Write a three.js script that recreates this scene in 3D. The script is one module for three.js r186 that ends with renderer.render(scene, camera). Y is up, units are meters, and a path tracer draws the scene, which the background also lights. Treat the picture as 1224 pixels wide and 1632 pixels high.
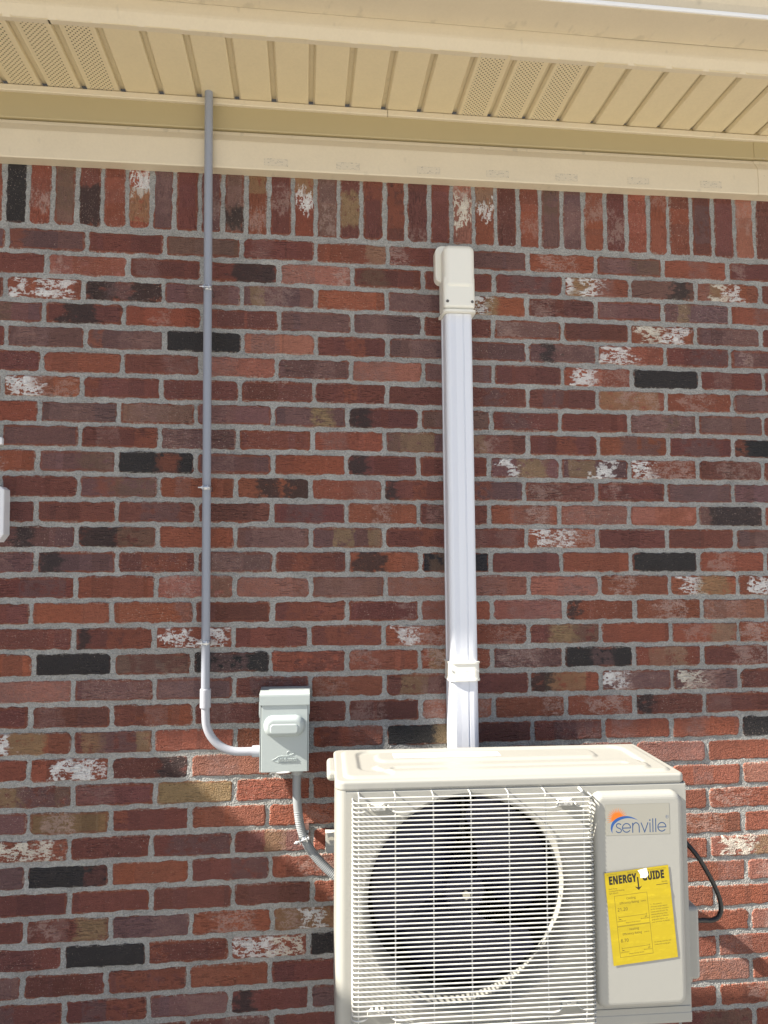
import * as THREE from 'three';
import { mergeGeometries } from 'three/addons/utils/BufferGeometryUtils.js';
import { RoundedBoxGeometry } from 'three/addons/geometries/RoundedBoxGeometry.js';
import { FontLoader } from 'three/addons/loaders/FontLoader.js';
import { TextGeometry } from 'three/addons/geometries/TextGeometry.js';

// ---------------------------------------------------------------- camera, sky, sun, exposure
const scene = new THREE.Scene();
const camera = new THREE.PerspectiveCamera(70.72, 3 / 4, 0.05, 400);
camera.position.set(-0.2277, 1.6008, 2.0074);
{
  const yaw = THREE.MathUtils.degToRad(6.28), pitch = THREE.MathUtils.degToRad(3.94);
  camera.lookAt(camera.position.x + Math.sin(yaw) * Math.cos(pitch), camera.position.y + Math.sin(pitch), camera.position.z - Math.cos(yaw) * Math.cos(pitch));
  camera.updateMatrixWorld();
}
const SUN = new THREE.Vector3(-5.20, 4.37, 1).normalize();
{
  const W = 512, H = 256, d = new Float32Array(W * H * 4);
  for (let j = 0; j < H; j++) {
    const el = ((j + 0.5) / H - 0.5) * Math.PI, sy = Math.sin(el), cy = Math.cos(el);
    const t = Math.pow(1 - Math.max(0, sy), 2.6);
    for (let i = 0; i < W; i++) {
      const az = ((i + 0.5) / W - 0.5) * 2 * Math.PI;
      const c = Math.max(0, Math.cos(az) * cy * SUN.x + sy * SUN.y + Math.sin(az) * cy * SUN.z);
      const halo = 0.16 * Math.pow(c, 6) + 0.3 * Math.pow(c, 60);
      const k = (j * W + i) * 4;
      d[k] = 0.098 + (0.215 - 0.098) * t + halo;
      d[k + 1] = 0.132 + (0.233 - 0.132) * t + halo * 0.96;
      d[k + 2] = 0.204 + (0.272 - 0.204) * t + halo * 0.88;
      d[k + 3] = 1;
    }
  }
  const sky = new THREE.DataTexture(d, W, H, THREE.RGBAFormat, THREE.FloatType);
  sky.mapping = THREE.EquirectangularReflectionMapping;
  sky.magFilter = sky.minFilter = THREE.LinearFilter;
  sky.wrapS = THREE.RepeatWrapping;
  sky.needsUpdate = true;
  scene.background = sky;
  scene.environment = sky;
}
const sun = new THREE.DirectionalLight(new THREE.Color().setRGB(1, 0.93, 0.82), 5);
sun.position.copy(SUN).multiplyScalar(12).add(new THREE.Vector3(0, 1.5, 0));
sun.target.position.set(0, 1.5, 0);
sun.castShadow = true;
sun.shadow.mapSize.set(4096, 4096);
Object.assign(sun.shadow.camera, { left: -5, right: 5, top: 5, bottom: -5, near: 0.5, far: 40 });
scene.add(sun, sun.target);

const renderer = new THREE.WebGLRenderer({ antialias: true });
renderer.setSize(768, 1024);
renderer.toneMapping = THREE.LinearToneMapping;
renderer.toneMappingExposure = 3.2;
renderer.shadowMap.enabled = true;

// ---------------------------------------------------------------- helpers
function mulberry(a) {
  return () => { a |= 0; a = a + 0x6D2B79F5 | 0; let t = Math.imul(a ^ a >>> 15, 1 | a); t = t + Math.imul(t ^ t >>> 7, 61 | t) ^ t; return ((t ^ t >>> 14) >>> 0) / 4294967296; };
}
const NL = new Float32Array(256 * 256);
{ const r = mulberry(77); for (let i = 0; i < NL.length; i++) NL[i] = r(); }
function noise(x, y) {
  const xi = Math.floor(x), yi = Math.floor(y);
  let fx = x - xi, fy = y - yi;
  fx = fx * fx * (3 - 2 * fx); fy = fy * fy * (3 - 2 * fy);
  const x0 = xi & 255, x1 = (xi + 1) & 255, y0 = (yi & 255) << 8, y1 = ((yi + 1) & 255) << 8;
  const a = NL[y0 + x0], b = NL[y0 + x1], c = NL[y1 + x0], e = NL[y1 + x1];
  return a + (b - a) * fx + (c - a + (a - b - c + e) * fx) * fy;
}
const fbm = (x, y) => 0.5 * noise(x, y) + 0.27 * noise(x * 2.1 + 17, y * 2.1 + 5) + 0.15 * noise(x * 4.3 + 3, y * 4.3 + 31) + 0.08 * noise(x * 8.7, y * 8.7 + 11);
const sstep = (a, b, x) => { const t = Math.min(1, Math.max(0, (x - a) / (b - a))); return t * t * (3 - 2 * t); };
const enc = v => { v = Math.min(1, Math.max(0, v)); return 255 * (v <= 0.0031308 ? v * 12.92 : 1.055 * Math.pow(v, 1 / 2.4) - 0.055); };

function mat(rgb, rough = 0.6, extra = {}) {
  const m = new THREE.MeshPhysicalMaterial({ roughness: rough, ...extra });
  m.color.setRGB(...rgb);
  return m;
}
function dataTex(w, h, fn, srgb) {                       // fn(i, j) -> [r, g, b] linear
  const d = new Uint8Array(w * h * 4);
  for (let j = 0; j < h; j++) for (let i = 0; i < w; i++) {
    const c = fn(i, j), k = (j * w + i) * 4;
    for (let q = 0; q < 3; q++) d[k + q] = srgb ? enc(c[q]) : Math.min(255, Math.max(0, c[q] * 255));
    d[k + 3] = 255;
  }
  const t = new THREE.DataTexture(d, w, h, THREE.RGBAFormat);
  t.magFilter = THREE.LinearFilter; t.minFilter = THREE.LinearMipmapLinearFilter; t.generateMipmaps = true;
  t.wrapS = t.wrapT = THREE.RepeatWrapping;
  if (srgb) t.colorSpace = THREE.SRGBColorSpace;
  t.needsUpdate = true;
  return t;
}
const taken = {};
function numbered(n) {
  const k = taken[n] = (taken[n] || 0) + 1;
  return k === 1 ? n : `${n}_${String(k - 1).padStart(3, '0')}`;
}
function thing(name, label, category, group) {
  const o = new THREE.Group(); o.name = numbered(name); o.userData = { label, category };
  if (group) o.userData.group = group;
  scene.add(o); return o;
}
function part(name, geo, m, parent, label) {
  const o = new THREE.Mesh(Array.isArray(geo) ? merge(geo) : geo, m);
  o.name = name; o.castShadow = o.receiveShadow = true;
  if (label) o.userData.label = label;
  parent.add(o); return o;
}
function merge(list) {
  return mergeGeometries(list.map(g => {
    const n = g.index ? g.toNonIndexed() : g;
    for (const a of Object.keys(n.attributes)) if (!['position', 'normal', 'uv'].includes(a)) n.deleteAttribute(a);
    return n;
  }));
}
const box = (x0, x1, y0, y1, z0, z1) => new THREE.BoxGeometry(x1 - x0, y1 - y0, z1 - z0).translate((x0 + x1) / 2, (y0 + y1) / 2, (z0 + z1) / 2);
const rbox = (x0, x1, y0, y1, z0, z1, r, s = 3) => new RoundedBoxGeometry(x1 - x0, y1 - y0, z1 - z0, s, r).translate((x0 + x1) / 2, (y0 + y1) / 2, (z0 + z1) / 2);
function alongX(profile, x0, x1) {                        // closed profile of [z, y] swept from x0 to x1
  const s = new THREE.Shape(profile.map(p => new THREE.Vector2(p[0], p[1])));
  return new THREE.ExtrudeGeometry(s, { depth: x1 - x0, bevelEnabled: false }).rotateY(-Math.PI / 2).translate(x1, 0, 0);
}
function alongY(profile, y0, y1) {                        // closed profile of [x, z] swept from y0 to y1
  const s = new THREE.Shape(profile.map(p => new THREE.Vector2(p[0], -p[1])));
  return new THREE.ExtrudeGeometry(s, { depth: y1 - y0, bevelEnabled: false }).rotateX(-Math.PI / 2).translate(0, y0, 0);
}
function alongZ(profile, z0, z1) {                        // closed profile of [x, y] swept from z0 to z1
  const s = new THREE.Shape(profile.map(p => new THREE.Vector2(p[0], p[1])));
  return new THREE.ExtrudeGeometry(s, { depth: z1 - z0, bevelEnabled: false }).translate(0, 0, z0);
}
function roundedShape(x0, x1, y0, y1, r) {
  const s = new THREE.Shape(), R = Array.isArray(r) ? r : [r, r, r, r];   // corners: bl, br, tr, tl
  s.moveTo(x0 + R[0], y0); s.lineTo(x1 - R[1], y0); s.absarc(x1 - R[1], y0 + R[1], R[1], -Math.PI / 2, 0);
  s.lineTo(x1, y1 - R[2]); s.absarc(x1 - R[2], y1 - R[2], R[2], 0, Math.PI / 2);
  s.lineTo(x0 + R[3], y1); s.absarc(x0 + R[3], y1 - R[3], R[3], Math.PI / 2, Math.PI);
  s.lineTo(x0, y0 + R[0]); s.absarc(x0 + R[0], y0 + R[0], R[0], Math.PI, 1.5 * Math.PI);
  return s;
}
const plate = (shape, z0, depth, bevel = 0, seg = 3, curve = 8) => {
  const g = new THREE.ExtrudeGeometry(shape, { depth: depth - bevel, bevelEnabled: bevel > 0, bevelThickness: bevel, bevelSize: bevel, bevelOffset: -bevel, bevelSegments: seg, curveSegments: curve });
  return g.translate(0, 0, z0);
};
const V = (x, y, z) => new THREE.Vector3(x, y, z);
const tube = (pts, r, seg = 40, rad = 10) => new THREE.TubeGeometry(new THREE.CatmullRomCurve3(pts.map(p => V(...p))), seg, r, rad, false);
function rod(a, b, r, n = 12, r2 = r) {
  const A = V(...a), B = V(...b), g = new THREE.CylinderGeometry(r2, r, A.distanceTo(B), n);
  g.applyQuaternion(new THREE.Quaternion().setFromUnitVectors(V(0, 1, 0), B.clone().sub(A).normalize()));
  return g.translate((A.x + B.x) / 2, (A.y + B.y) / 2, (A.z + B.z) / 2);
}
function canvasTex(w, h, draw) {
  const c = document.createElement('canvas'); c.width = w; c.height = h;
  const g = c.getContext('2d'); draw(g, w, h);
  const t = new THREE.CanvasTexture(c); t.colorSpace = THREE.SRGBColorSpace; t.anisotropy = 8;
  return t;
}

// ---------------------------------------------------------------- the brick wall
// Every joint below was measured on the wall (millimetres from the middle joint of the course); the letters tell how each brick is coloured:
// a base (D dark red, R orange red, P purple brown, B brown, S salmon, K black, Y tan) and patches with their span in tenths of its length
// (w white paint, l pale speckle, y / t tan, k black, p purple, r red, s pink grey, b brown, d dark red).
const TOP = 2.48, PITCH = 0.06773, X_MIN = -3.354, X_MAX = 3.4;
const BRICK_ROWS = [
  ['-1039 -830 -620 -410 -203 4 210 419 627 835 1043', 'P Pr01 D B Ds13 Rt79 Dl02 P Rl26 Pb59 Rs46 Dl12'],
  ['-933 -718 -518 -306 -98 106 317 526 731 938 1146', 'D Sl01r39 Ds13 Dk49 Ss04l89 Db14 D Dp27 Rw01y13w35s57 Bk68 Rs02y23w34w56 D'],
  ['-1039 -835 -621 -408 -202 2 209 414 624 833 1045', 'D Rw12w48 Dk03p35k69 Ps39 Py12l26 R Ps05 Ry02w24y45 Dl03 Ps02 Py23 Rs49'],
  ['-935 -726 -516 -303 -98 106 312 521 727 934 1143', 'Py02b25 Dk26 Rl45 D P Ps14 D Pl03 D Rw14w58 Ps49 D'],
  ['-1032 -826 -615 -403 -200 3 208 415 625 836 1041', 'D Ps14 Pr01s49 Kk09 Ss14 Dr46 Ps36 P Pk23s49 Rw04 Dp49 Pl13'],
  ['-937 -727 -517 -309 -100 106 312 519 731 943 1146', 'Ds13 R Ds59 Ss04 Ps57 Ss05 Pr46 D Rw14l49 Kk09 Ds24 D'],
  ['-1036 -831 -621 -410 -204 1 207 412 624 835 1044', 'D Rw04l49 Dr01 D D Dr45 D Dp46 Dp24 Ry08l38 Rl26 P'],
  ['-940 -733 -528 -318 -110 96 304 509 720 931 1140', 'R Ps16 Bs24 Ps14 Py57 Dk02 Bs25 Dp25 D Ps45b56 Ps14 D'],
  ['-1036 -833 -624 -414 -208 -5 202 411 623 837 1042', 'D P Ds24r79 Ps03 D Rs14 Py26b02 Dt23l45 Dr46 Rp38 Dp27 Kr01'],
  ['-941 -735 -526 -316 -113 91 297 507 717 928 1135', 'Rl15 Pb59 Kk09r57 Ps24 R Dk02 D Pw23y47 Py14w57 Rw03l39 Dl39 D'],
  ['-1033 -833 -623 -416 -212 -9 199 399 614 828 1037', 'D D Pr24b49 Rs23 Rk35k79 Rs69 Dk01r45 Pr14 Dl04 Dl13 Pp19 P'],
  ['-940 -732 -522 -318 -111 91 295 502 713 925 1132', 'D D Dp37 D Dp26 Rl45 Ds13 Rs38l68 Ss19 Sr49 Bk29 R'],
  ['-834 -623 -416 -210 -7 199 405 615 827 1038', 'Pk24 Dk04b59 R Bs29 Py35y89 Dr56 Ds03s68 Rw06l39 D D Ps36'],
  ['-936 -728 -519 -310 -108 96 299 505 713 922 1131', 'Ps06 Pk02 Dr38 Ps25 Dr24 Rk14 Kb13 D R Kk19 Rl24 R'],
  ['-832 -625 -416 -210 -2 201 408 618 831 1041', 'Dp38 R Sl14b69 Ss09 Bs16 Ss09 Ss26 Ss49 Rl24 Rw24y48 Rw27'],
  ['-943 -738 -523 -314 -110 95 301 512 723 928 1129', 'Ds35 R Rs89 D Dr29 Dl89 Rs03 Ss29 Rk01 Rl37 Sl05 S'],
  ['-834 -626 -418 -213 -7 198 406 619 830 1039', 'D Dk01r49 Rw14w69 D Dr29 Rw24l29 Rl49 Dy36b69 R Rt69l25 Rl14'],
  ['-934 -731 -526 -317 -109 94 300 508 718 925 1136', 'R Kk09 Bd29 Kk02p26k89 Rd39 Rl03 Ry15l17 Pl16 Kk04p47k79 Rt24t57 Dl59 D'],
  ['-832 -623 -414 -210 -5 201 407 617 831 1038', 'Ss09 Ps19 Ps04 Dp29 Rl14 Dy25s59 Dd59 Ry27k02 Pw03l14s49 Pw14l26s49 D'],
  ['-938 -732 -519 -313 -107 96 304 512 717 927', 'D Ds13 Rs46d03 Ds24 D Dl14 Sl09 Rl79 Rl38 Dk01 Ds03'],
  ['-829 -622 -410 -206 -3 200 414 622 825 1036', 'Ry26w02 Dy13p38y89 R R Rd13s59 Ky79 Dp02 Dp39 Rs14r49 Rs24 Kk09'],
  ['-936 -732 -527 -311 -105 96 298 506 715 930', 'Rs24 Rw37w68 Dk69 Ss25 R Dd39 R S D Ss09 R'],
  ['-824 -615 -409 -204 -3 203 406 614 820 1035', 'Dy03p39b89 Ds04 Yy09 Rr09 R R S D R Rs35 S'],
  ['-933 -729 -523 -321 -109 90 296 503 720 930', 'Pb02 Yl25 Dr01 R Rl57 R D R D Rl24 Rl05'],
  ['-830 -622 -411 -203 -3 202 404 612 825 1035', 'Rw05w58 D Dp29 Dy46s69 R R D R S Rl16 R'],
  ['-935 -726 -521 -313 -106 97 300 504 711 928', 'Pp09 Kk08d79 R Dp59 Rl49 D R D R Rs03 Sw26y79'],
  ['-827 -619 -409 -201 -3 201 406 612 823 1040', 'D D D D Rl39 R R D R Rs69 Sl15'],
  ['-932 -721 -517 -305 -102 96 299 502 714 942', 'D Dl13s34y69 Ps59 Rl37 Ry09l13w36 R D R D R R'],
  ['-836 -627 -416 -209 -3 200 404 609 827 1046', 'D Kk09 Dr01 Rw05w59 Kk09 R D R S Rr09 Sl26'],
  ['-935 -728 -521 -310 -103 96 297 500 714 945', 'Ps09 D Dr19 Rr49 D R D R D Rd03 Rs04'],
  ['-830 -621 -414 -205 -3 199 402 606 832 1044', 'Dp03 Dp24r59 Ps59 Dk02 Pp09 R D R S Ss09 R'],
  ['-932 -726 -518 -303 -101 99 299 502 720 944', 'D Dr25 D Ds49 D R D R D Rd01 Ry79l57'],
  ['-829 -621 -413 -203 -3 201 404 609 828 1049', 'D Ds35 P D D R D R S Db39 R'],
];
const SOLDIERS = ['-1050 -988 -923 -859 -790 -725 -659 -595 -527 -464 -400 -336 -268 -204 -137 -72 -5 59 125 191 257 323 391 458 525 591 659 725 794 858 930 999 1069 1135', 'R Kk09 Rl24 Bb29 Dk05 R Rw58y15 Ps29 D Pl24 Bk13s46 Ry69l13 Dl46 Ry69w46 Bs58l14 Dy26 Dr69 Dr29 Dl01 D Sw37l79 Rt59w36 D Rl24 Pb59 Ps26 Rl57 Dl15 R Rl79 R Dp27 D Sl58 D'];

const BASE = { D: [0.138, 0.047, 0.037], R: [0.222, 0.069, 0.040], P: [0.134, 0.067, 0.062], B: [0.158, 0.082, 0.064], S: [0.265, 0.105, 0.074], K: [0.019, 0.018, 0.019], Y: [0.180, 0.105, 0.050] };
const PATCH = { w: [0.74, 0.73, 0.71], l: [0.40, 0.28, 0.24], y: [0.27, 0.185, 0.095], t: [0.27, 0.17, 0.11], k: [0.028, 0.024, 0.024], p: [0.130, 0.073, 0.070], r: [0.225, 0.070, 0.040], s: [0.225, 0.125, 0.108], b: [0.145, 0.086, 0.058], d: [0.118, 0.042, 0.034] };
const CW = 200, CH = 66, COLS = 10, CELLS = 310;
const atlas = [0, 1].map(() => ({ c: new Uint8Array(2048 * 2048 * 4), b: new Uint8Array(2048 * 2048 * 4), n: 0 }));
const brickRand = mulberry(2024);
function paintBrick(code, page) {
  const A = atlas[page], cell = A.n++, ox = (cell % COLS) * 204 + 2, oy = Math.floor(cell / COLS) * 66;
  const R = brickRand, base = BASE[code[0]].slice(), tone = 0.88 + 0.24 * R();
  for (let q = 0; q < 3; q++) base[q] *= tone * (0.95 + 0.1 * R());
  const feats = [];
  for (let i = 1; i + 2 < code.length + 0; i += 3) feats.push({ k: code[i], a: +code[i + 1] / 10, b: (+code[i + 2] + 1) / 10, ph: R() * 90, hard: R() });
  const nb = 2 + Math.floor(R() * 4), bands = [];
  for (let i = 0; i < nb; i++) bands.push([R(), 0.84 + 0.32 * R(), R() - 0.5]);
  bands.sort((a, b) => a[0] - b[0]);
  const sx = R() * 200, sy = R() * 200, rimW = 0.0035 + 0.005 * R(), rimOn = 'DPKBY'.includes(code[0]) ? 0.45 + 0.5 * R() : 0.2 + 0.3 * R();
  const speck = R() < 0.28 ? 0.84 + 0.05 * R() : 0.93, tears = 0.5 + R(), soft = 0.02 + 0.03 * R();
  const L = 0.198, Hh = 0.057, core = BASE.R;
  const col = [0, 0, 0];
  for (let j = 0; j < 66; j++) for (let i = -2; i < 202; i++) {
    const u = Math.min(1, Math.max(0, (i + 0.5) / CW)), v = (j + 0.5) / CH, X = u * L, Y = v * Hh;
    const big = fbm(X * 22 + sx, Y * 34 + sy), med = fbm(X * 90 + sy, Y * 130 + sx);
    const streak = noise(X * 70 + sx, Y * 900 + sy), grain = noise(X * 950 + sy, Y * 950 + sx);
    let m = 1, hue = 0;
    for (const bd of bands) if (u + (big - 0.5) * soft > bd[0]) { m = bd[1]; hue = bd[2]; }
    const fine = noise(X * 170 + sx, Y * 1500 + sy);
    m *= 0.50 + 0.30 * big + 0.20 * streak + 0.26 * grain + 0.12 * med + 0.22 * fine;
    for (let q = 0; q < 3; q++) col[q] = base[q] * m;
    col[0] *= 1 + 0.12 * hue; col[2] *= 1 - 0.16 * hue;
    let bump = 0.5 + 0.30 * (big - 0.5) + 0.30 * (med - 0.5) + 0.42 * (grain - 0.5);
    const tear = sstep(0.66, 0.84, noise(X * 85 + sy, Y * 620 + sx)) * sstep(0.40, 0.62, big) * tears;
    bump -= 0.34 * tear;
    const edge = Math.min(X, L - X, Y, Hh - Y) + (med - 0.5) * 0.007 + (big - 0.5) * 0.004;
    const rim = (1 - sstep(rimW * 0.7, rimW * 1.15, edge)) * rimOn;
    for (let q = 0; q < 3; q++) col[q] += (core[q] * (0.6 + 0.6 * med) - col[q]) * rim;
    for (const f of feats) {
      const loose = f.k === 'w' ? 0.20 : f.k === 'k' && code[0] !== 'K' ? 0.16 : f.k === 'l' ? 0.18 : f.hard < 0.5 ? 0.03 : 0.09;
      const fn = fbm(X * 60 + f.ph, Y * 75 + f.ph), fg = noise(X * 420 + f.ph, Y * 420), wv = fbm(X * 26 + f.ph * 3, Y * 60 + f.ph), fl = noise(X * 110 + f.ph, Y * 300 + f.ph);
      const ue = u + (wv - 0.5) * loose * 2.2 + (med - 0.5) * loose * 0.8, sf = f.hard < 0.5 && 'ytspbrd'.includes(f.k) ? 0.012 : 0.05;
      const inside = sstep(f.a - sf, f.a + sf, ue) * (1 - sstep(f.b - sf, f.b + sf, ue));
      if (inside <= 0) continue;
      const P = f.k === 'w' && f.hard > 0.74 ? [0.70, 0.65, 0.55] : PATCH[f.k]; let cov;
      if (f.k === 'w') { cov = Math.max(sstep(0.47, 0.53, 0.34 * fn + 0.24 * wv + 0.24 * fl + 0.18 * fg + 0.10 * inside - 0.06), 0.6 * sstep(0.58, 0.66, 0.30 * fn + 0.35 * fg + 0.35 * fl + 0.06)) * sstep(0.001, 0.006, edge + (fl - 0.5) * 0.012); bump += 0.12 * cov * inside; }
      else if (f.k === 'l') cov = (0.30 + 0.40 * f.hard) * sstep(0.48, 0.70, 0.30 * fn + 0.30 * wv + 0.25 * fg + 0.15 * fl + 0.08);
      else if (f.k === 'y' || f.k === 't') cov = (0.45 + 0.35 * f.hard) * sstep(0.26, 0.55, fn + 0.2 * fg);
      else if (f.k === 'k') cov = (code[0] === 'K' ? 0.97 : 0.80) * sstep(0.26, 0.46, fn + 0.25 * (f.b - f.a));
      else if (f.k === 's') cov = 0.22 + 0.42 * sstep(0.42, 0.65, 0.4 * fn + 0.3 * wv + 0.3 * fg);
      else cov = 0.65 * sstep(0.25, 0.5, fn);
      cov *= inside * (f.k === 'k' || f.k === 'w' ? 1 : 1 - 0.6 * rim);
      if (f.k === 'w') cov *= Math.min(1, 0.45 + 0.7 * wv + 0.2 * (grain - 0.5));
      const mm = f.k === 'w' ? 0.80 + 0.25 * grain : 0.75 + 0.5 * big;
      for (let q = 0; q < 3; q++) col[q] += (P[q] * mm - col[q]) * cov;
    }
    const sp = noise(X * 620 + sy * 2, Y * 620 + sx * 2);
    if (sp > speck && med > 0.42) { const c = sstep(speck, speck + 0.06, sp) * 0.8; for (let q = 0; q < 3; q++) col[q] += ([0.46, 0.36, 0.30][q] - col[q]) * c; }
    if (sp < 0.05) bump -= 0.18;
    const sand = (1 - sstep(0.0006, 0.0024, Math.min(X, L - X, Y, Hh - Y) + (noise(X * 160 + sy, Y * 160 + sx) - 0.62) * 0.006)) * sstep(0.35, 0.6, grain + 0.3 * (med - 0.5));
    if (sand > 0) for (let q = 0; q < 3; q++) col[q] += ([0.37, 0.345, 0.30][q] * (0.7 + 0.6 * grain) - col[q]) * sand * 0.5;
    const k = ((oy + j) * 2048 + ox + i) * 4;
    for (let q = 0; q < 3; q++) { A.c[k + q] = enc(col[q]); A.b[k + q] = Math.min(255, Math.max(0, bump * 255)); }
    A.c[k + 3] = A.b[k + 3] = 255;
  }
  return [(ox + 1) / 2048, (ox + CW - 1) / 2048, (oy + 1) / 2048, (oy + CH - 1) / 2048];
}
function atlasMaterial(A) {
  const mk = (d, s) => { const t = new THREE.DataTexture(d, 2048, 2048, THREE.RGBAFormat); t.magFilter = THREE.LinearFilter; t.minFilter = THREE.LinearFilter; if (s) t.colorSpace = THREE.SRGBColorSpace; t.needsUpdate = true; return t; };
  return new THREE.MeshStandardMaterial({ map: mk(A.c, true), bumpMap: mk(A.b), bumpScale: 0.0098, roughness: 0.88 });
}
// a brick: a wavering outline with knocked-off corners, a rounded arris and a face that stands a little proud or back
function brickGeometry(w, h, uv, rnd, upright) {
  const pts = [], hw = w / 2, hh = h / 2, nx = 15, ny = 5;
  const cr = [0, 0, 0, 0].map(() => 0.003 + 0.012 * Math.pow(rnd(), 2.2));
  const ph = rnd() * 50, bow = (rnd() - 0.35) * 0.0045;
  const add = (x, y) => {
    const wob = (noise(x * 45 + ph, y * 45 + ph) - 0.5) * 0.0052 + (noise(x * 190 + ph, y * 190) - 0.5) * 0.0032;
    const len = Math.hypot(x / hw, y / hh) || 1;
    const ny_ = Math.abs(y / hh) > Math.abs(x / hw) ? 1 : 0;
    pts.push([x + (ny_ ? 0 : Math.sign(x) * wob), y + (ny_ ? Math.sign(y) * wob + (y > 0 ? bow : bow * 0.3) * (1 - (x / hw) ** 2) : 0) - 0 * len]);
  };
  const side = (x0, y0, x1, y1, n, c0, c1) => {
    const L = Math.hypot(x1 - x0, y1 - y0), dx = (x1 - x0) / L, dy = (y1 - y0) / L;
    for (let i = 0; i <= n; i++) { const t = c0 + (L - c0 - c1) * i / n; add(x0 + dx * t, y0 + dy * t); }
    for (const a of [0.31, 0.69]) {                      // round the corner that follows
      const ang = a * Math.PI / 2, qx = x1 - dx * c1 - dy * c1, qy = y1 - dy * c1 + dx * c1;
      pts.push([qx + c1 * (dy * Math.cos(ang) + dx * Math.sin(ang)), qy + c1 * (-dx * Math.cos(ang) + dy * Math.sin(ang))]);
    }
  };
  side(-hw, -hh, hw, -hh, nx, cr[0], cr[1]); side(hw, -hh, hw, hh, ny, cr[1], cr[2]);
  side(hw, hh, -hw, hh, nx, cr[2], cr[3]); side(-hw, hh, -hw, -hh, ny, cr[3], cr[0]);
  const n = pts.length, pos = [], nor = [], tex = [], idx = [];
  const proud = (rnd() - 0.4) * 0.0026, tx = (rnd() - 0.5) * 0.008, ty = (rnd() - 0.5) * 0.02;
  const put = (x, y, z, nx_, ny_, nz_) => {
    pos.push(x, y, z); nor.push(nx_, ny_, nz_);
    const s = Math.min(1, Math.max(0, x / w + 0.5)), t = Math.min(1, Math.max(0, y / h + 0.5));
    tex.push(uv[0] + (uv[1] - uv[0]) * s, uv[2] + (uv[3] - uv[2]) * t);
  };
  const face = (x, y) => proud + tx * x + ty * y;
  const outN = pts.map((p, i) => { const a = pts[(i + n - 1) % n], b = pts[(i + 1) % n]; const dx = b[0] - a[0], dy = b[1] - a[1], l = Math.hypot(dx, dy) || 1; return [dy / l, -dx / l]; });
  pts.forEach((p, i) => put(p[0], p[1], -0.022, outN[i][0], outN[i][1], 0));
  pts.forEach((p, i) => put(p[0], p[1], face(p[0], p[1]) - 0.0026, outN[i][0] * 0.8, outN[i][1] * 0.8, 0.6));
  pts.forEach((p, i) => { const q = 0.0017; put(p[0] * (1 - q / hw), p[1] * (1 - q / hh), face(p[0], p[1]) - 0.0006, outN[i][0] * 0.4, outN[i][1] * 0.4, 0.92); });
  pts.forEach((p, i) => { const q = 0.0045; put(p[0] * (1 - q / hw), p[1] * (1 - q / hh), face(p[0], p[1]), 0, 0, 1); });
  put(0, 0, face(0, 0), 0, 0, 1);
  for (let r = 0; r < 3; r++) for (let i = 0; i < n; i++) { const a = r * n + i, b = r * n + (i + 1) % n; idx.push(a, b, b + n, a, b + n, a + n); }
  for (let i = 0; i < n; i++) idx.push(3 * n + i, 3 * n + (i + 1) % n, 4 * n);
  const g = new THREE.BufferGeometry();
  g.setAttribute('position', new THREE.Float32BufferAttribute(pos, 3));
  g.setAttribute('normal', new THREE.Float32BufferAttribute(nor, 3));
  g.setAttribute('uv', new THREE.Float32BufferAttribute(tex, 2));
  g.setIndex(idx);
  if (upright) g.rotateZ(Math.PI / 2);
  return g;
}
const wall = thing('brick_wall', 'red brick house wall with black and white-smeared bricks under the beige eave', 'wall');
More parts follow.
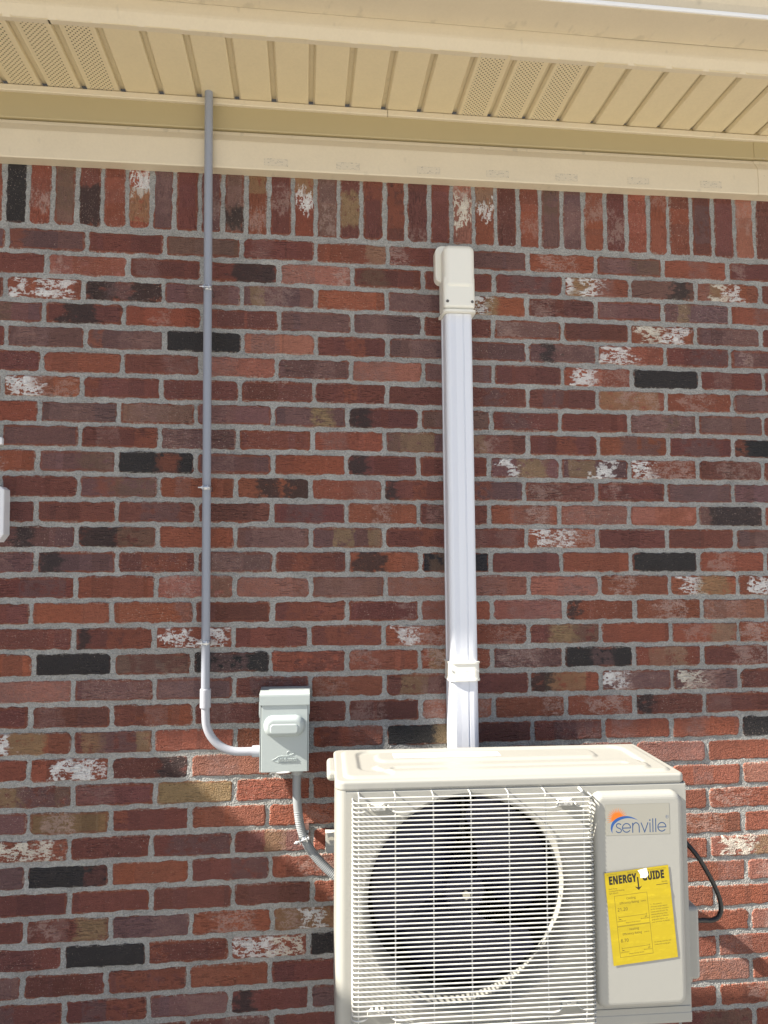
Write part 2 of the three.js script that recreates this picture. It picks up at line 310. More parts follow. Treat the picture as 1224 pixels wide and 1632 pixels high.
{
  const rnd = mulberry(99), pend = [], rest = [[], []];
  const RANDOM = ['D', 'D', 'D', 'R', 'R', 'P', 'P', 'B', 'S', 'Ds25', 'Pl14', 'Rl36', 'Dp39', 'Kk09', 'Py24', 'Rw25', 'Dr03', 'Ps17', 'Rs47', 'Dk03'];
  // is a brick in sight, and how large? (seen from the spot where the photograph was taken, past the unit that hangs before the wall)
  const visible = (x, y, row) => {
    const p = V(x, y, 0).project(camera);
    if (Math.abs(p.x) > 1.06 || Math.abs(p.y) > 1.04) return false;
    return !(x > -0.02 && x < 0.74 && y < 1.05) ;
  };
  const named = [];
  const lay = (x0, x1, y, code, upright) => {
    const cx = (x0 + x1) / 2, seen = visible(cx, y) ;
    named.push({ x0, x1, y, code, upright, seen, cx });
  };
  const rowsN = Math.ceil(TOP / PITCH) + 1;
  for (let r = 0; r < rowsN; r++) {
    const y = TOP - r * PITCH, known = BRICK_ROWS[r];
    let xs, codes;
    if (known) { xs = known[0].split(' ').map(v => v / 1000); codes = known[1].split(' '); }
    else { const s = (r % 2 ? 0.104 : 0) - 1.04; xs = Array.from({ length: 11 }, (_, i) => s + i * 0.2078); codes = xs.map(() => RANDOM[Math.floor(rnd() * 20)]).concat('D'); }
    const all = []; let x = xs[0];
    const first = x - 0.2078;
    for (let q = first; q > X_MIN - 0.1; q -= 0.2078) all.push([q - 0.2078, q, null]);
    all.push([first, xs[0], codes[0]]);
    for (let i = 1; i < xs.length; i++) all.push([xs[i - 1], xs[i], codes[i]]);
    x = xs[xs.length - 1];
    all.push([x, x + 0.2078, codes[xs.length]]);
    for (let q = x + 0.2078; q < X_MAX; q += 0.2078) all.push([q, q + 0.2078, null]);
    for (const [a, b, c] of all) { const x0 = Math.max(a, X_MIN), x1 = Math.min(b, X_MAX); if (x1 - x0 > 0.03) lay(x0, x1, y, c, false); }
  }
  {
    const xs = SOLDIERS[0].split(' ').map(v => v / 1000), codes = SOLDIERS[1].split(' ');
    for (let q = xs[0]; q > X_MIN + 0.07; q -= 0.0677) lay(q - 0.0677, q, 2.622, q === xs[0] ? codes[0] : null, true);
    for (let i = 1; i < xs.length; i++) lay(xs[i - 1], xs[i], 2.622, codes[i], true);
    for (let q = xs[xs.length - 1], f = true; q < X_MAX - 0.07; q += 0.0677, f = false) lay(q, q + 0.0677, 2.622, f ? codes[xs.length] : null, true);
  }
  // bricks in sight are parts of their own, the 300 largest of a kind at most; the rest of the wall goes on as one field
  const stretchers = named.filter(b => !b.upright && b.seen).sort((a, b) => Math.hypot(a.cx + 0.23, a.y - 1.6) - Math.hypot(b.cx + 0.23, b.y - 1.6));
  const single = new Set([...stretchers.slice(0, 300), ...named.filter(b => b.upright && b.seen)]);
  const spare = [];
  const built = [];
  for (const b of named) {
    let uv, page;
    if (b.code) { page = atlas[0].n < CELLS ? 0 : 1; uv = paintBrick(b.code, page); }
    else {
      page = 1;
      if (spare.length < 70) { pend.push(b); continue; }
    }
    built.push([b, uv, page]);
  }
  for (let i = 0; i < 80; i++) spare.push(paintBrick(RANDOM[i % 20], 1));
  for (const b of pend) built.push([b, spare[Math.floor(rnd() * spare.length)], 1]);
  const mats = atlas.map(atlasMaterial);
  for (const [b, uv, page] of built) {
    const j = 0.0112 + 0.0022 * (rnd() - 0.5), w = b.x1 - b.x0 - j, h = 0.0552 + 0.0022 * (rnd() - 0.5), dy = (rnd() - 0.5) * 0.0018;
    const g = b.upright ? brickGeometry(0.194, w, uv, rnd, true) : brickGeometry(w, h, uv, rnd, false);
    if (single.has(b)) {
      const o = part(b.upright ? 'soldier_brick' : 'brick', g, mats[page], wall);
      o.position.set(b.cx, b.y + dy, 0); o.rotation.z = (rnd() - 0.5) * (b.upright ? 0.02 : 0.008);
    } else rest[page].push(g.translate(b.cx, b.y + dy, 0));
  }
  rest.forEach((l, i) => { if (l.length) part('brick_field', l, mats[i], wall).userData.kind = 'stuff'; });

  // mortar: a lightly uneven sheet behind the brick faces, sandy grey
  const mc = dataTex(1024, 1024, (i, j) => {
    const x = i / 1024, y = j / 1024;
    const g = noise(x * 256, y * 256), s = noise(x * 128 + 40, y * 128 + 9), l = fbm(x * 8, y * 8);
    const k = 0.325 * (0.66 + 0.36 * g + 0.22 * s + 0.40 * (l - 0.5)) * (g > 0.93 ? 1.25 : 1) * (s < 0.06 ? 0.7 : 1);
    return [k * 1.0, k * 0.99, k * 0.935];
  }, true);
  const mb = dataTex(1024, 1024, (i, j) => { const x = i / 1024, y = j / 1024; const v = 0.5 + 0.45 * (noise(x * 256, y * 256) - 0.5) + 0.5 * (noise(x * 128 + 7, y * 128) - 0.5) + 0.3 * (noise(x * 64 + 7, y * 64) - 0.5); return [v, v, v]; });
  const mortarMat = new THREE.MeshStandardMaterial({ map: mc, bumpMap: mb, bumpScale: 0.0045, roughness: 0.95 });
  const NX = 330, NY = 140, Wm = X_MAX - X_MIN, Hm = 2.74;
  const mg = new THREE.PlaneGeometry(Wm, Hm, NX, NY).translate((X_MIN + X_MAX) / 2, Hm / 2, -0.0038);
  const P = mg.attributes.position, U = mg.attributes.uv;
  for (let i = 0; i < P.count; i++) {
    const x = P.getX(i), y = P.getY(i);
    P.setZ(i, -0.0024 + (noise(x * 30 + 50, y * 30 + 50) - 0.5) * 0.0022 + (noise(x * 90 + 50, y * 90) - 0.5) * 0.0014);
    U.setXY(i, x * 2.3, y * 2.3);
  }
  mg.computeVertexNormals();
  part('mortar', mg, mortarMat, wall);
  part('wall_core', box(X_MIN, X_MAX, 0, 2.895, -0.24, -0.012), mat([0.2, 0.2, 0.19], 0.95), wall);
}

// ---------------------------------------------------------------- eave: soffit, frieze, fascia, gutter, roof
const SOFFIT_Y = 2.898, STRIP = 0.1038, GROOVE0 = -1.0495;
const vinylTex = dataTex(512, 512, (i, j) => { const x = i / 512, y = j / 512; const k = 1 + 0.06 * (fbm(x * 16, y * 16) - 0.5) + 0.05 * (noise(x * 256, y * 256) - 0.5) - 0.10 * sstep(0.72, 0.86, fbm(x * 32 + 9, y * 8 + 4)); return [0.67 * k, 0.565 * k, 0.365 * k]; }, true);
const trimTex = dataTex(512, 512, (i, j) => { const x = i / 512, y = j / 512; const k = 1 + 0.06 * (fbm(x * 16 + 3, y * 16) - 0.5) + 0.04 * (noise(x * 256, y * 256) - 0.5) - 0.16 * sstep(0.70, 0.85, fbm(x * 16 + 29, y * 32 + 4)); return [0.63 * k, 0.545 * k, 0.395 * k]; }, true);
const fineBump = dataTex(256, 256, (i, j) => { const v = 0.5 + 0.5 * (noise(i, j) - 0.5) + 0.4 * (fbm(i / 32, j / 32) - 0.5); return [v, v, v]; });
const vinyl = new THREE.MeshStandardMaterial({ map: vinylTex, roughness: 0.55, bumpMap: fineBump, bumpScale: 0.0003 });
const trim = new THREE.MeshStandardMaterial({ map: trimTex, roughness: 0.5, bumpMap: fineBump, bumpScale: 0.0003 });
const darkVoid = mat([0.03, 0.028, 0.025], 0.95);
const eave = thing('house_eave', 'beige vinyl soffit with ribbed and perforated panels under the roof edge', 'eave');
{
  // vented strips are perforated sheet: staggered round holes punched through it
  const holes = dataTex(256, 768, (i, j) => {
    const x = i / 256 * 0.0918, y = j / 768 * 0.30;                    // metres on the strip
    if (x < 0.014 || x > 0.079) return [1, 1, 1];
    const p = 0.0122, col = Math.round((x - 0.014) / (p / 2)), hx = 0.014 + col * p / 2, hy = (Math.round((y - (col & 1) * p / 2) / p)) * p + (col & 1) * p / 2;
    const v = Math.hypot(x - hx, y - hy) < 0.0019 ? 0 : 1;
    return [v, v, v];
  });
  const vented = new THREE.MeshStandardMaterial({ map: vinylTex, roughness: 0.55, alphaMap: holes, alphaTest: 0.5, side: THREE.DoubleSide });
  const w = 0.0918, prof = [[0, 0.010], [0.0055, 0.0008], [0.0075, 0], [w - 0.004, 0], [w - 0.0015, 0.001], [w, 0.010], [w - 0.001, 0.0108], [w - 0.0032, 0.0022], [0.008, 0.0018], [0.0015, 0.0108]];
  const strip = alongZ(prof, 0.0, 0.286);
  const edges = alongZ([[0, 0.010], [0.0055, 0.0008], [0.0075, 0], [0.0098, 0], [0.0098, 0.0016], [0.008, 0.0018], [0.0015, 0.0108]], 0, 0.286);
  const edges2 = alongZ([[w - 0.0098, 0], [w - 0.004, 0], [w - 0.0015, 0.001], [w, 0.010], [w - 0.001, 0.0108], [w - 0.0032, 0.0022], [w - 0.0098, 0.0016]], 0, 0.286);
  const frame = merge([edges, edges2]);
  const sheet = new THREE.PlaneGeometry(w - 0.0196, 0.286).rotateX(Math.PI / 2).translate(w / 2, 0.0004, 0.143);
  { const u = sheet.attributes.uv, p = sheet.attributes.position; for (let i = 0; i < u.count; i++) u.setXY(i, p.getX(i) / w, p.getZ(i) / 0.30); }
  const rnd = mulberry(5);
  for (let k = -20; k < 43; k++) {
    const x = GROOVE0 + k * STRIP + 0.006, vent = ((k % 12) + 12) % 12 < 3;
    let o;
    if (vent) { o = part('vented_soffit_panel', frame, vinyl, eave); part('perforated_sheet', sheet, vented, o); }
    else o = part('soffit_panel', strip, vinyl, eave);
    o.position.set(x, SOFFIT_Y + (rnd() - 0.5) * 0.0012, 0); o.rotation.z = (rnd() - 0.5) * 0.006;
  }
  for (let k = -21 + 12 * 0; k < 43; k += 12) part('soffit_backing', box(GROOVE0 + k * STRIP + 0.017, Math.min(3.4, GROOVE0 + (k + 9) * STRIP), SOFFIT_Y + 0.0125, SOFFIT_Y + 0.0165, 0.022, 0.286), vinyl, eave);
  for (let k = -12; k < 43; k += 12) for (let q = 0; q < 4; q++) part('soffit_backing', box(GROOVE0 + (k + q) * STRIP - 0.012, GROOVE0 + (k + q) * STRIP + 0.016, SOFFIT_Y + 0.0122, SOFFIT_Y + 0.0162, 0.022, 0.286), vinyl, eave);
  part('attic_void', box(GROOVE0 - 20 * STRIP, 3.4, SOFFIT_Y + 0.03, SOFFIT_Y + 0.034, 0.0, 0.29), darkVoid, eave);
  // receiving channel along the wall, in lengths that butt at a seam
  const chan = [[0.0, SOFFIT_Y - 0.019], [0.031, SOFFIT_Y - 0.019], [0.033, SOFFIT_Y - 0.017], [0.033, SOFFIT_Y - 0.0035], [0.031, SOFFIT_Y - 0.0015], [0.0, SOFFIT_Y - 0.0015]];
  part('soffit_channel', alongX(chan, -3.06, -0.0005), trim, eave);
  part('soffit_channel', alongX(chan, 0.0012, 3.4), trim, eave);
  // fascia cover: slanted drip edge below, upright face above, with two lap joints
  const fas = o => [[0.270, 2.8975], [0.2835 + o, 2.8975], [0.2955 + o, 2.924], [0.2965 + o, 2.930], [0.2965 + o, 3.03], [0.270, 3.03]];
  part('fascia', alongX(fas(0), -3.055, -0.846), trim, eave);
  part('fascia', alongX(fas(0.0012), -0.850, 0.531), trim, eave);
  part('fascia', alongX(fas(0), 0.528, 3.4), trim, eave);
  // roof slab and shingles above
  const sh = dataTex(512, 512, (i, j) => { const k = 0.05 + 0.05 * noise(i / 2, j / 2) + 0.03 * noise(Math.floor(i / 40) * 7, Math.floor(j / 24) * 3); return [k, k * 0.95, k * 0.88]; }, true);
  eave.userData.shingles = undefined; delete eave.userData.shingles;
  const shm = new THREE.MeshStandardMaterial({ map: sh, roughness: 0.95 });
  part('roof_slab', alongX([[0.33, 3.085], [0.33, 3.10], [-3.2, 4.58], [-3.2, 4.50], [0.28, 3.035]], -3.04, 3.4), shm, eave);
}
const gutter = thing('rain_gutter', 'beige metal rain gutter along the roof edge at top', 'gutter');
{
  const p = [[0.299, 2.9575], [0.402, 2.9545], [0.4055, 2.956], [0.4068, 2.960], [0.408, 2.984], [0.413, 2.999], [0.424, 3.012], [0.436, 3.021], [0.4415, 3.031], [0.4425, 3.052], [0.4425, 3.066], [0.436, 3.068], [0.434, 3.062], [0.440, 3.058], [0.4395, 3.034], [0.434, 3.023], [0.422, 3.014], [0.411, 3.000], [0.4055, 2.985], [0.4045, 2.9605], [0.402, 2.9575], [0.302, 2.9605], [0.302, 3.068], [0.299, 3.068]];
  part('trough', alongX(p, -2.955, 3.4), trim, gutter);
  part('painted_edge_glint', alongX([[0.4040, 2.9552], [0.4072, 2.9555], [0.4084, 2.959], [0.4090, 2.9635], [0.4060, 2.9640]], -2.955, 3.4), mat([0.80, 0.80, 0.79], 0.35), gutter);  // added white strip: sun glint on the lower gutter edge, put into its colour
}
const frieze = thing('frieze_board', 'beige bent metal frieze trim between the brick and the soffit', 'trim board');
{
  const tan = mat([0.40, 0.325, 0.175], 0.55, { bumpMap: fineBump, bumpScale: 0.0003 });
  const up = o => [[-0.01, 2.815], [-0.01, 2.90], [0.023 + o, 2.90], [0.023 + o, 2.8195], [0.021 + o, 2.8165], [0.010, 2.815]];
  const low = o => [[-0.01, 2.70], [-0.01, 2.812], [0.017 + o, 2.8125], [0.019 + o, 2.806], [0.019 + o, 2.802], [0.0235 + o, 2.799], [0.0365 + o, 2.776], [0.037 + o, 2.772], [0.037 + o, 2.7005], [0.035 + o, 2.697], [0.0, 2.697]];
  const q = 0.0085, piv = V(0.08, 2.70, 0);
  const put = (g, nm, m) => { g.translate(0, -piv.y, 0).rotateZ(q).translate(0, piv.y, 0); return part(nm, g, m, frieze); };
  put(alongX(low(0), -3.34, 1.131), 'lower_band', trim); put(alongX(low(0.0015), 1.127, 3.0), 'lower_band', trim);
  put(alongX(up(0), -3.34, 1.131), 'upper_band', tan); put(alongX(up(0.0015), 1.127, 3.0), 'upper_band', tan);
  for (const y of [2.80, 2.745]) part('nail', new THREE.SphereGeometry(0.0022, 8, 6).translate(1.146, y + 0.02, 0.037), mat([0.4, 0.36, 0.28], 0.4), frieze);
}
// dried tape left on the frieze
{
  const tm = [0, 1, 2].map(v => new THREE.MeshPhysicalMaterial({ map: dataTex(96, 48, (i, j) => {
    const e = Math.min(i, 95 - i, j, 47 - j), n = fbm(i / 9 + v * 20, j / 9 + v * 7), n2 = noise(i / 3 + v, j / 3);
    const dirt = 0.55 * sstep(0.50, 0.60, n2) * (e < 2 ? 1 : 0) + 0.8 * sstep(0.62, 0.70, n) * sstep(0.4, 0.6, n2);
    return [0.60 - 0.30 * dirt, 0.525 - 0.26 * dirt, 0.39 - 0.18 * dirt];
  }, true), roughness: 0.28 }));
  const spots = [[-0.315, 2.7125, 'leftmost taped scrap, just right of the grey conduit'], [-0.113, 2.714, 'second scrap of tape right of the grey conduit'], [0.118, 2.7155, 'scrap of tape above the left side of the white duct elbow'], [0.320, 2.7175, 'scrap of tape above and right of the white duct elbow'], [0.527, 2.7195, 'smudged scrap of tape, fifth from the grey conduit'], [0.747, 2.7215, 'scrap of tape second nearest the frieze seam'], [0.975, 2.7245, 'scrap of tape nearest the frieze seam at right']];
  spots.forEach(([x, y, l], i) => {
    const o = part('tape_scrap', new THREE.BoxGeometry(0.066, 0.0205, 0.0004), tm[i % 3], scene);
    o.name = numbered('tape_scrap'); o.position.set(x, y + 0.004, 0.0374); o.rotation.z = 0.0085 + ((i * 37) % 7 - 3) * 0.004;
    o.userData = { label: 'dirty clear ' + l, category: 'tape', group: 'old tape scraps on the frieze' };
  });
}
// the wing of the same house that runs towards the viewer at left, outside the picture; its eave throws the slanting shade on the wall
const wing = thing('house_wing', 'brick wing of the house beyond the left edge of the picture', 'building');
{
  const bm = mat([0.17, 0.062, 0.047], 0.9);
  part('wall', box(-9, -3.355, 0, 2.9, 0.0, 1.15), bm, wing);
  part('wall', box(-9, -3.355, 0, 2.9, -4, -0.001), bm, wing);
  part('soffit', box(-3.345, -3.07, 2.898, 2.906, 0.03, 1.44), vinyl, wing);
  part('fascia', box(-3.07, -3.057, 2.8975, 3.06, 0.31, 1.44), trim, wing);
  part('gutter', box(-3.056, -2.957, 2.955, 3.066, 0.41, 1.5), trim, wing);
  const s = new THREE.Shape([[-3.045, 3.07], [-3.045, 3.09], [-6.1, 4.45], [-9.3, 3.09], [-9.3, 3.0], [-6.1, 4.36]].map(p => new THREE.Vector2(...p)));
  part('roof', new THREE.ExtrudeGeometry(s, { depth: 1.85, bevelEnabled: false }).translate(0, 0, -0.4), mat([0.07, 0.066, 0.06], 0.95), wing);
  part('gable', box(-9, -3.445, 2.9, 3.2, 0.2, 1.1), bm, wing);
}
// ground: pale concrete paving in front of the house
{
  const gt = dataTex(1024, 1024, (i, j) => { const x = i / 1024, y = j / 1024; const k = 0.36 * (0.8 + 0.25 * fbm(x * 8, y * 8) + 0.15 * noise(x * 256, y * 256)); return [k * 1.01, k * 0.98, k * 0.90]; }, true);
  gt.repeat.set(1, 1);
  const g = new THREE.PlaneGeometry(160, 160, 1, 1).rotateX(-Math.PI / 2).translate(0, 0, 30);
  const U = g.attributes.uv; for (let i = 0; i < U.count; i++) U.setXY(i, U.getX(i) * 80, U.getY(i) * 80);
  const o = part('ground', g, new THREE.MeshStandardMaterial({ map: gt, roughness: 0.92, bumpMap: fineBump, bumpScale: 0.001 }), scene);
  o.userData.kind = 'structure';
}

// ---------------------------------------------------------------- things fixed to the wall
const font = await new FontLoader().loadAsync('fonts/droid/droid_sans_bold.typeface.json');
const zinc = mat([0.62, 0.63, 0.64], 0.32, { metalness: 1 });
const greyPaintBump = { bumpMap: fineBump, bumpScale: 0.0002 };
const emt = mat([0.265, 0.285, 0.33], 0.42, { ...greyPaintBump, clearcoat: 0.15, clearcoatRoughness: 0.4 });
const pvcGrey = mat([0.34, 0.35, 0.385], 0.42, greyPaintBump);
{
  const c = thing('electrical_conduit', 'thin grey conduit running up the brick from the switch box into the soffit', 'conduit');
  const top = [-0.5008, 2.925, 0.0505], bot = [-0.4825, 1.235, 0.0505];
  const at = y => top[0] + (bot[0] - top[0]) * (top[1] - y) / (top[1] - bot[1]);
  part('pipe', rod(bot, top, 0.0113, 24), emt, c);
  part('coupling', [rod([at(1.2205), 1.2205, 0.0505], [at(1.267), 1.267, 0.0505], 0.0142, 24), rod([at(1.266), 1.266, 0.0505], [at(1.2695), 1.2695, 0.0505], 0.0142, 24, 0.0125)], pvcGrey, c);
  const el = [[at(1.225), 1.225, 0.0505], [-0.4815, 1.205, 0.0505]];
  for (let i = 0; i <= 10; i++) { const a = Math.PI + i / 10 * Math.PI / 2; el.push([-0.3915 + 0.0895 * Math.cos(a), 1.1945 + 0.0895 * Math.sin(a), 0.0505]); }
  el.push([-0.372, 1.1048, 0.0505], [-0.35, 1.1046, 0.0505]);
  part('elbow', tube(el, 0.0108, 60, 20), pvcGrey, c);
  part('hub', [rod([-0.3595, 1.1046, 0.0505], [-0.340, 1.1046, 0.0505], 0.0150, 24), rod([-0.3605, 1.1046, 0.0505], [-0.3595, 1.1046, 0.0505], 0.0138, 24)], pvcGrey, c);
  for (const y of [2.3402, 1.7966, 1.3887]) {
    const x = at(y), ring = new THREE.TorusGeometry(0.0122, 0.0013, 6, 24).rotateX(Math.PI / 2).scale(1, 4.2, 1).translate(x, y, 0.0505);
    const k = part('clamp', [ring, box(x - 0.0078, x - 0.0062, y - 0.0055, y + 0.0055, 0.060, 0.0745), box(x + 0.0046, x + 0.0062, y - 0.0055, y + 0.0055, 0.060, 0.0745), box(x - 0.010, x + 0.010, y - 0.006, y + 0.006, 0.0, 0.0395)], zinc, c);
    part('bolt', [rod([x - 0.0195, y, 0.0695], [x + 0.010, y, 0.0695], 0.0019, 10), rod([x - 0.0122, y, 0.0695], [x - 0.0088, y, 0.0695], 0.0042, 6), rod([x + 0.0066, y, 0.0695], [x + 0.0095, y, 0.0695], 0.0044, 12)], zinc, k);
  }
}
{
  const bx = thing('disconnect_box', 'pale grey electrical disconnect box with raised handle beside the outdoor unit', 'electrical box');
  const gp = mat([0.355, 0.40, 0.395], 0.45, { ...greyPaintBump, clearcoat: 0.2, clearcoatRoughness: 0.35 });
  const x0 = -0.3395, x1 = -0.2125, y0 = 1.0595, y1 = 1.2585;
  part('enclosure', rbox(x0 + 0.003, x1 - 0.003, y0 + 0.003, y1 - 0.002, 0.0, 0.082, 0.002), gp, bx);
  const cv = part('cover', [plate(roundedShape(x0 + 0.0045, x1 - 0.0035, y0, y1 - 0.024, 0.002), 0.0825, 0.0065, 0.0015), box(x0 + 0.0005, x0 + 0.0028, y0 + 0.001, y1 - 0.022, 0.012, 0.088), box(x1 - 0.0028, x1 - 0.0005, y0 + 0.001, y1 - 0.022, 0.012, 0.088)], gp, bx);
  part('hood', [alongX([[0.0, y1 + 0.004], [0.088, y1 + 0.001], [0.0915, y1 - 0.002], [0.092, y1 - 0.006], [0.0918, y1 - 0.028], [0.089, y1 - 0.029], [0.0, y1 - 0.026]], x0 - 0.0012, x1 + 0.0012), plate(roundedShape(-0.088, -0.02, y1 - 0.062, y1 - 0.02, [0.012, 0.004, 0.002, 0.002]), 0, 0.002, 0.0006).rotateY(Math.PI / 2).translate(x0 - 0.0013, 0, 0), plate(roundedShape(-0.088, -0.02, y1 - 0.056, y1 - 0.02, [0.012, 0.004, 0.002, 0.002]), 0, 0.002, 0.0006).rotateY(Math.PI / 2).translate(x1 - 0.0006, 0, 0)], gp, bx);
  const hx0 = x0 + 0.0105, hx1 = x1 - 0.0105;
  part('handle', [plate(roundedShape(hx0, hx1, 1.1505, 1.2045, 0.025), 0.0880, 0.0165, 0.0150, 7, 14), plate(roundedShape(hx0 + 0.016, hx1 - 0.016, 1.1585, 1.1855, 0.010), 0.098, 0.0085, 0.004, 4, 10)], gp, bx);
  for (let i = 0; i < 3; i++) part('grip_ridge', new THREE.TorusGeometry(0.018 + i * 0.003, 0.0007, 5, 14, Math.PI * 0.8).rotateZ(-Math.PI * 0.4).translate(hx1 - 0.030, 1.1765, 0.1035 - i * 0.0026), gp, bx);
  // raised maker's mark on the cover: a pointed leaf round the word, and a curl above it
  const tx = new TextGeometry('Midwest', { font, size: 0.0088, depth: 0.0022, curveSegments: 3, bevelEnabled: false });
  tx.computeBoundingBox(); const tb = tx.boundingBox;
  part('maker_mark', [tx.translate(-0.2925, 1.0872, 0.0888), tube([[-0.307, 1.0902, 0.0892], [-0.299, 1.094, 0.0892], [-0.289, 1.0995, 0.0892], [-0.272, 1.1, 0.0892], [-0.252, 1.0985, 0.0892], [-0.2455, 1.0925, 0.0892], [-0.2465, 1.0868, 0.0892], [-0.254, 1.0845, 0.0892], [-0.285, 1.0842, 0.0892], [-0.299, 1.0868, 0.0892], [-0.307, 1.0902, 0.0892]], 0.0008, 60, 6), tube([[-0.2495, 1.107, 0.0892], [-0.258, 1.1035, 0.0892], [-0.266, 1.1025, 0.0892], [-0.2685, 1.108, 0.0892], [-0.264, 1.1125, 0.0892], [-0.2585, 1.1105, 0.0892]], 0.0008, 30, 6)], gp, bx);
  part('hasp', [tube([[-0.312, 1.0535, 0.078], [-0.306, 1.0585, 0.083], [-0.285, 1.058, 0.088], [-0.262, 1.0595, 0.087], [-0.256, 1.0615, 0.083]], 0.0022, 30, 8), rod([-0.306, 1.052, 0.080], [-0.302, 1.046, 0.081], 0.0018, 8)], mat([0.72, 0.72, 0.70], 0.4), bx);
  part('bottom_hub', [rod([-0.2425, 1.0615, 0.055], [-0.2425, 1.0475, 0.055], 0.0155, 20), rod([-0.2425, 1.0475, 0.055], [-0.2425, 1.045, 0.055], 0.0172, 6)], mat([0.33, 0.345, 0.35], 0.45), bx);
}
{
  const w = thing('flexible_conduit', 'ribbed grey flexible conduit curving from the switch box into the outdoor unit', 'conduit');
  const P = [[-0.2425, 1.050, 0.055], [-0.2435, 1.018, 0.056], [-0.2425, 0.985, 0.057], [-0.2395, 0.952, 0.058], [-0.2315, 0.907, 0.060], [-0.2155, 0.868, 0.064], [-0.183, 0.826, 0.070], [-0.142, 0.790, 0.080], [-0.085, 0.755, 0.098], [-0.035, 0.735, 0.118], [0.0, 0.728, 0.150]];
  const curve = new THREE.CatmullRomCurve3(P.map(p => V(...p))), len = curve.getLength(), rings = Math.round(len / 0.0046), N = rings * 4, RAD = 16;
  const fr = curve.computeFrenetFrames(N, false), pos = [], idx = [];
  for (let i = 0; i <= N; i++) {
    const c = curve.getPointAt(i / N), s = i * len / N;
    const r = 0.0112 + (s < 0.10 ? 0 : 0.00085 * Math.cos(i / 4 * 2 * Math.PI));
    for (let k = 0; k < RAD; k++) { const a = k / RAD * 2 * Math.PI, q = c.clone().addScaledVector(fr.normals[i], r * Math.cos(a)).addScaledVector(fr.binormals[i], r * Math.sin(a)); pos.push(q.x, q.y, q.z); }
  }
  for (let i = 0; i < N; i++) for (let k = 0; k < RAD; k++) { const a = i * RAD + k, b = i * RAD + (k + 1) % RAD; idx.push(a, b, b + RAD, a, b + RAD, a + RAD); }
  const g = new THREE.BufferGeometry(); g.setAttribute('position', new THREE.Float32BufferAttribute(pos, 3)); g.setAttribute('uv', new THREE.Float32BufferAttribute(new Float32Array(pos.length / 3 * 2), 2)); g.setIndex(idx); g.computeVertexNormals();
  part('hose', g, mat([0.24, 0.255, 0.265], 0.5, { side: THREE.DoubleSide }), w);
  const cx = -0.2225, cy = 0.884, k = part('clamp', [new THREE.TorusGeometry(0.0135, 0.0016, 6, 24).scale(1, 1, 4).rotateX(Math.PI / 2).rotateZ(0.36).translate(cx, cy, 0.0625), new THREE.BoxGeometry(0.002, 0.013, 0.014).rotateZ(0.3).translate(cx - 0.012, cy - 0.003, 0.079), new THREE.BoxGeometry(0.002, 0.013, 0.014).rotateZ(0.3).translate(cx + 0.006, cy + 0.003, 0.081), new THREE.BoxGeometry(0.012, 0.016, 0.05).translate(cx + 0.006, cy + 0.006, 0.025)], zinc, w);
  part('bolt', [rod([cx - 0.026, cy - 0.008, 0.080], [cx + 0.013, cy + 0.0055, 0.082], 0.0024, 10), rod([cx - 0.0215, cy - 0.0066, 0.080], [cx - 0.0165, cy - 0.0048, 0.0803], 0.0052, 6), rod([cx + 0.0095, cy + 0.0042, 0.0818], [cx + 0.0125, cy + 0.0053, 0.082], 0.005, 10)], zinc, k);
}
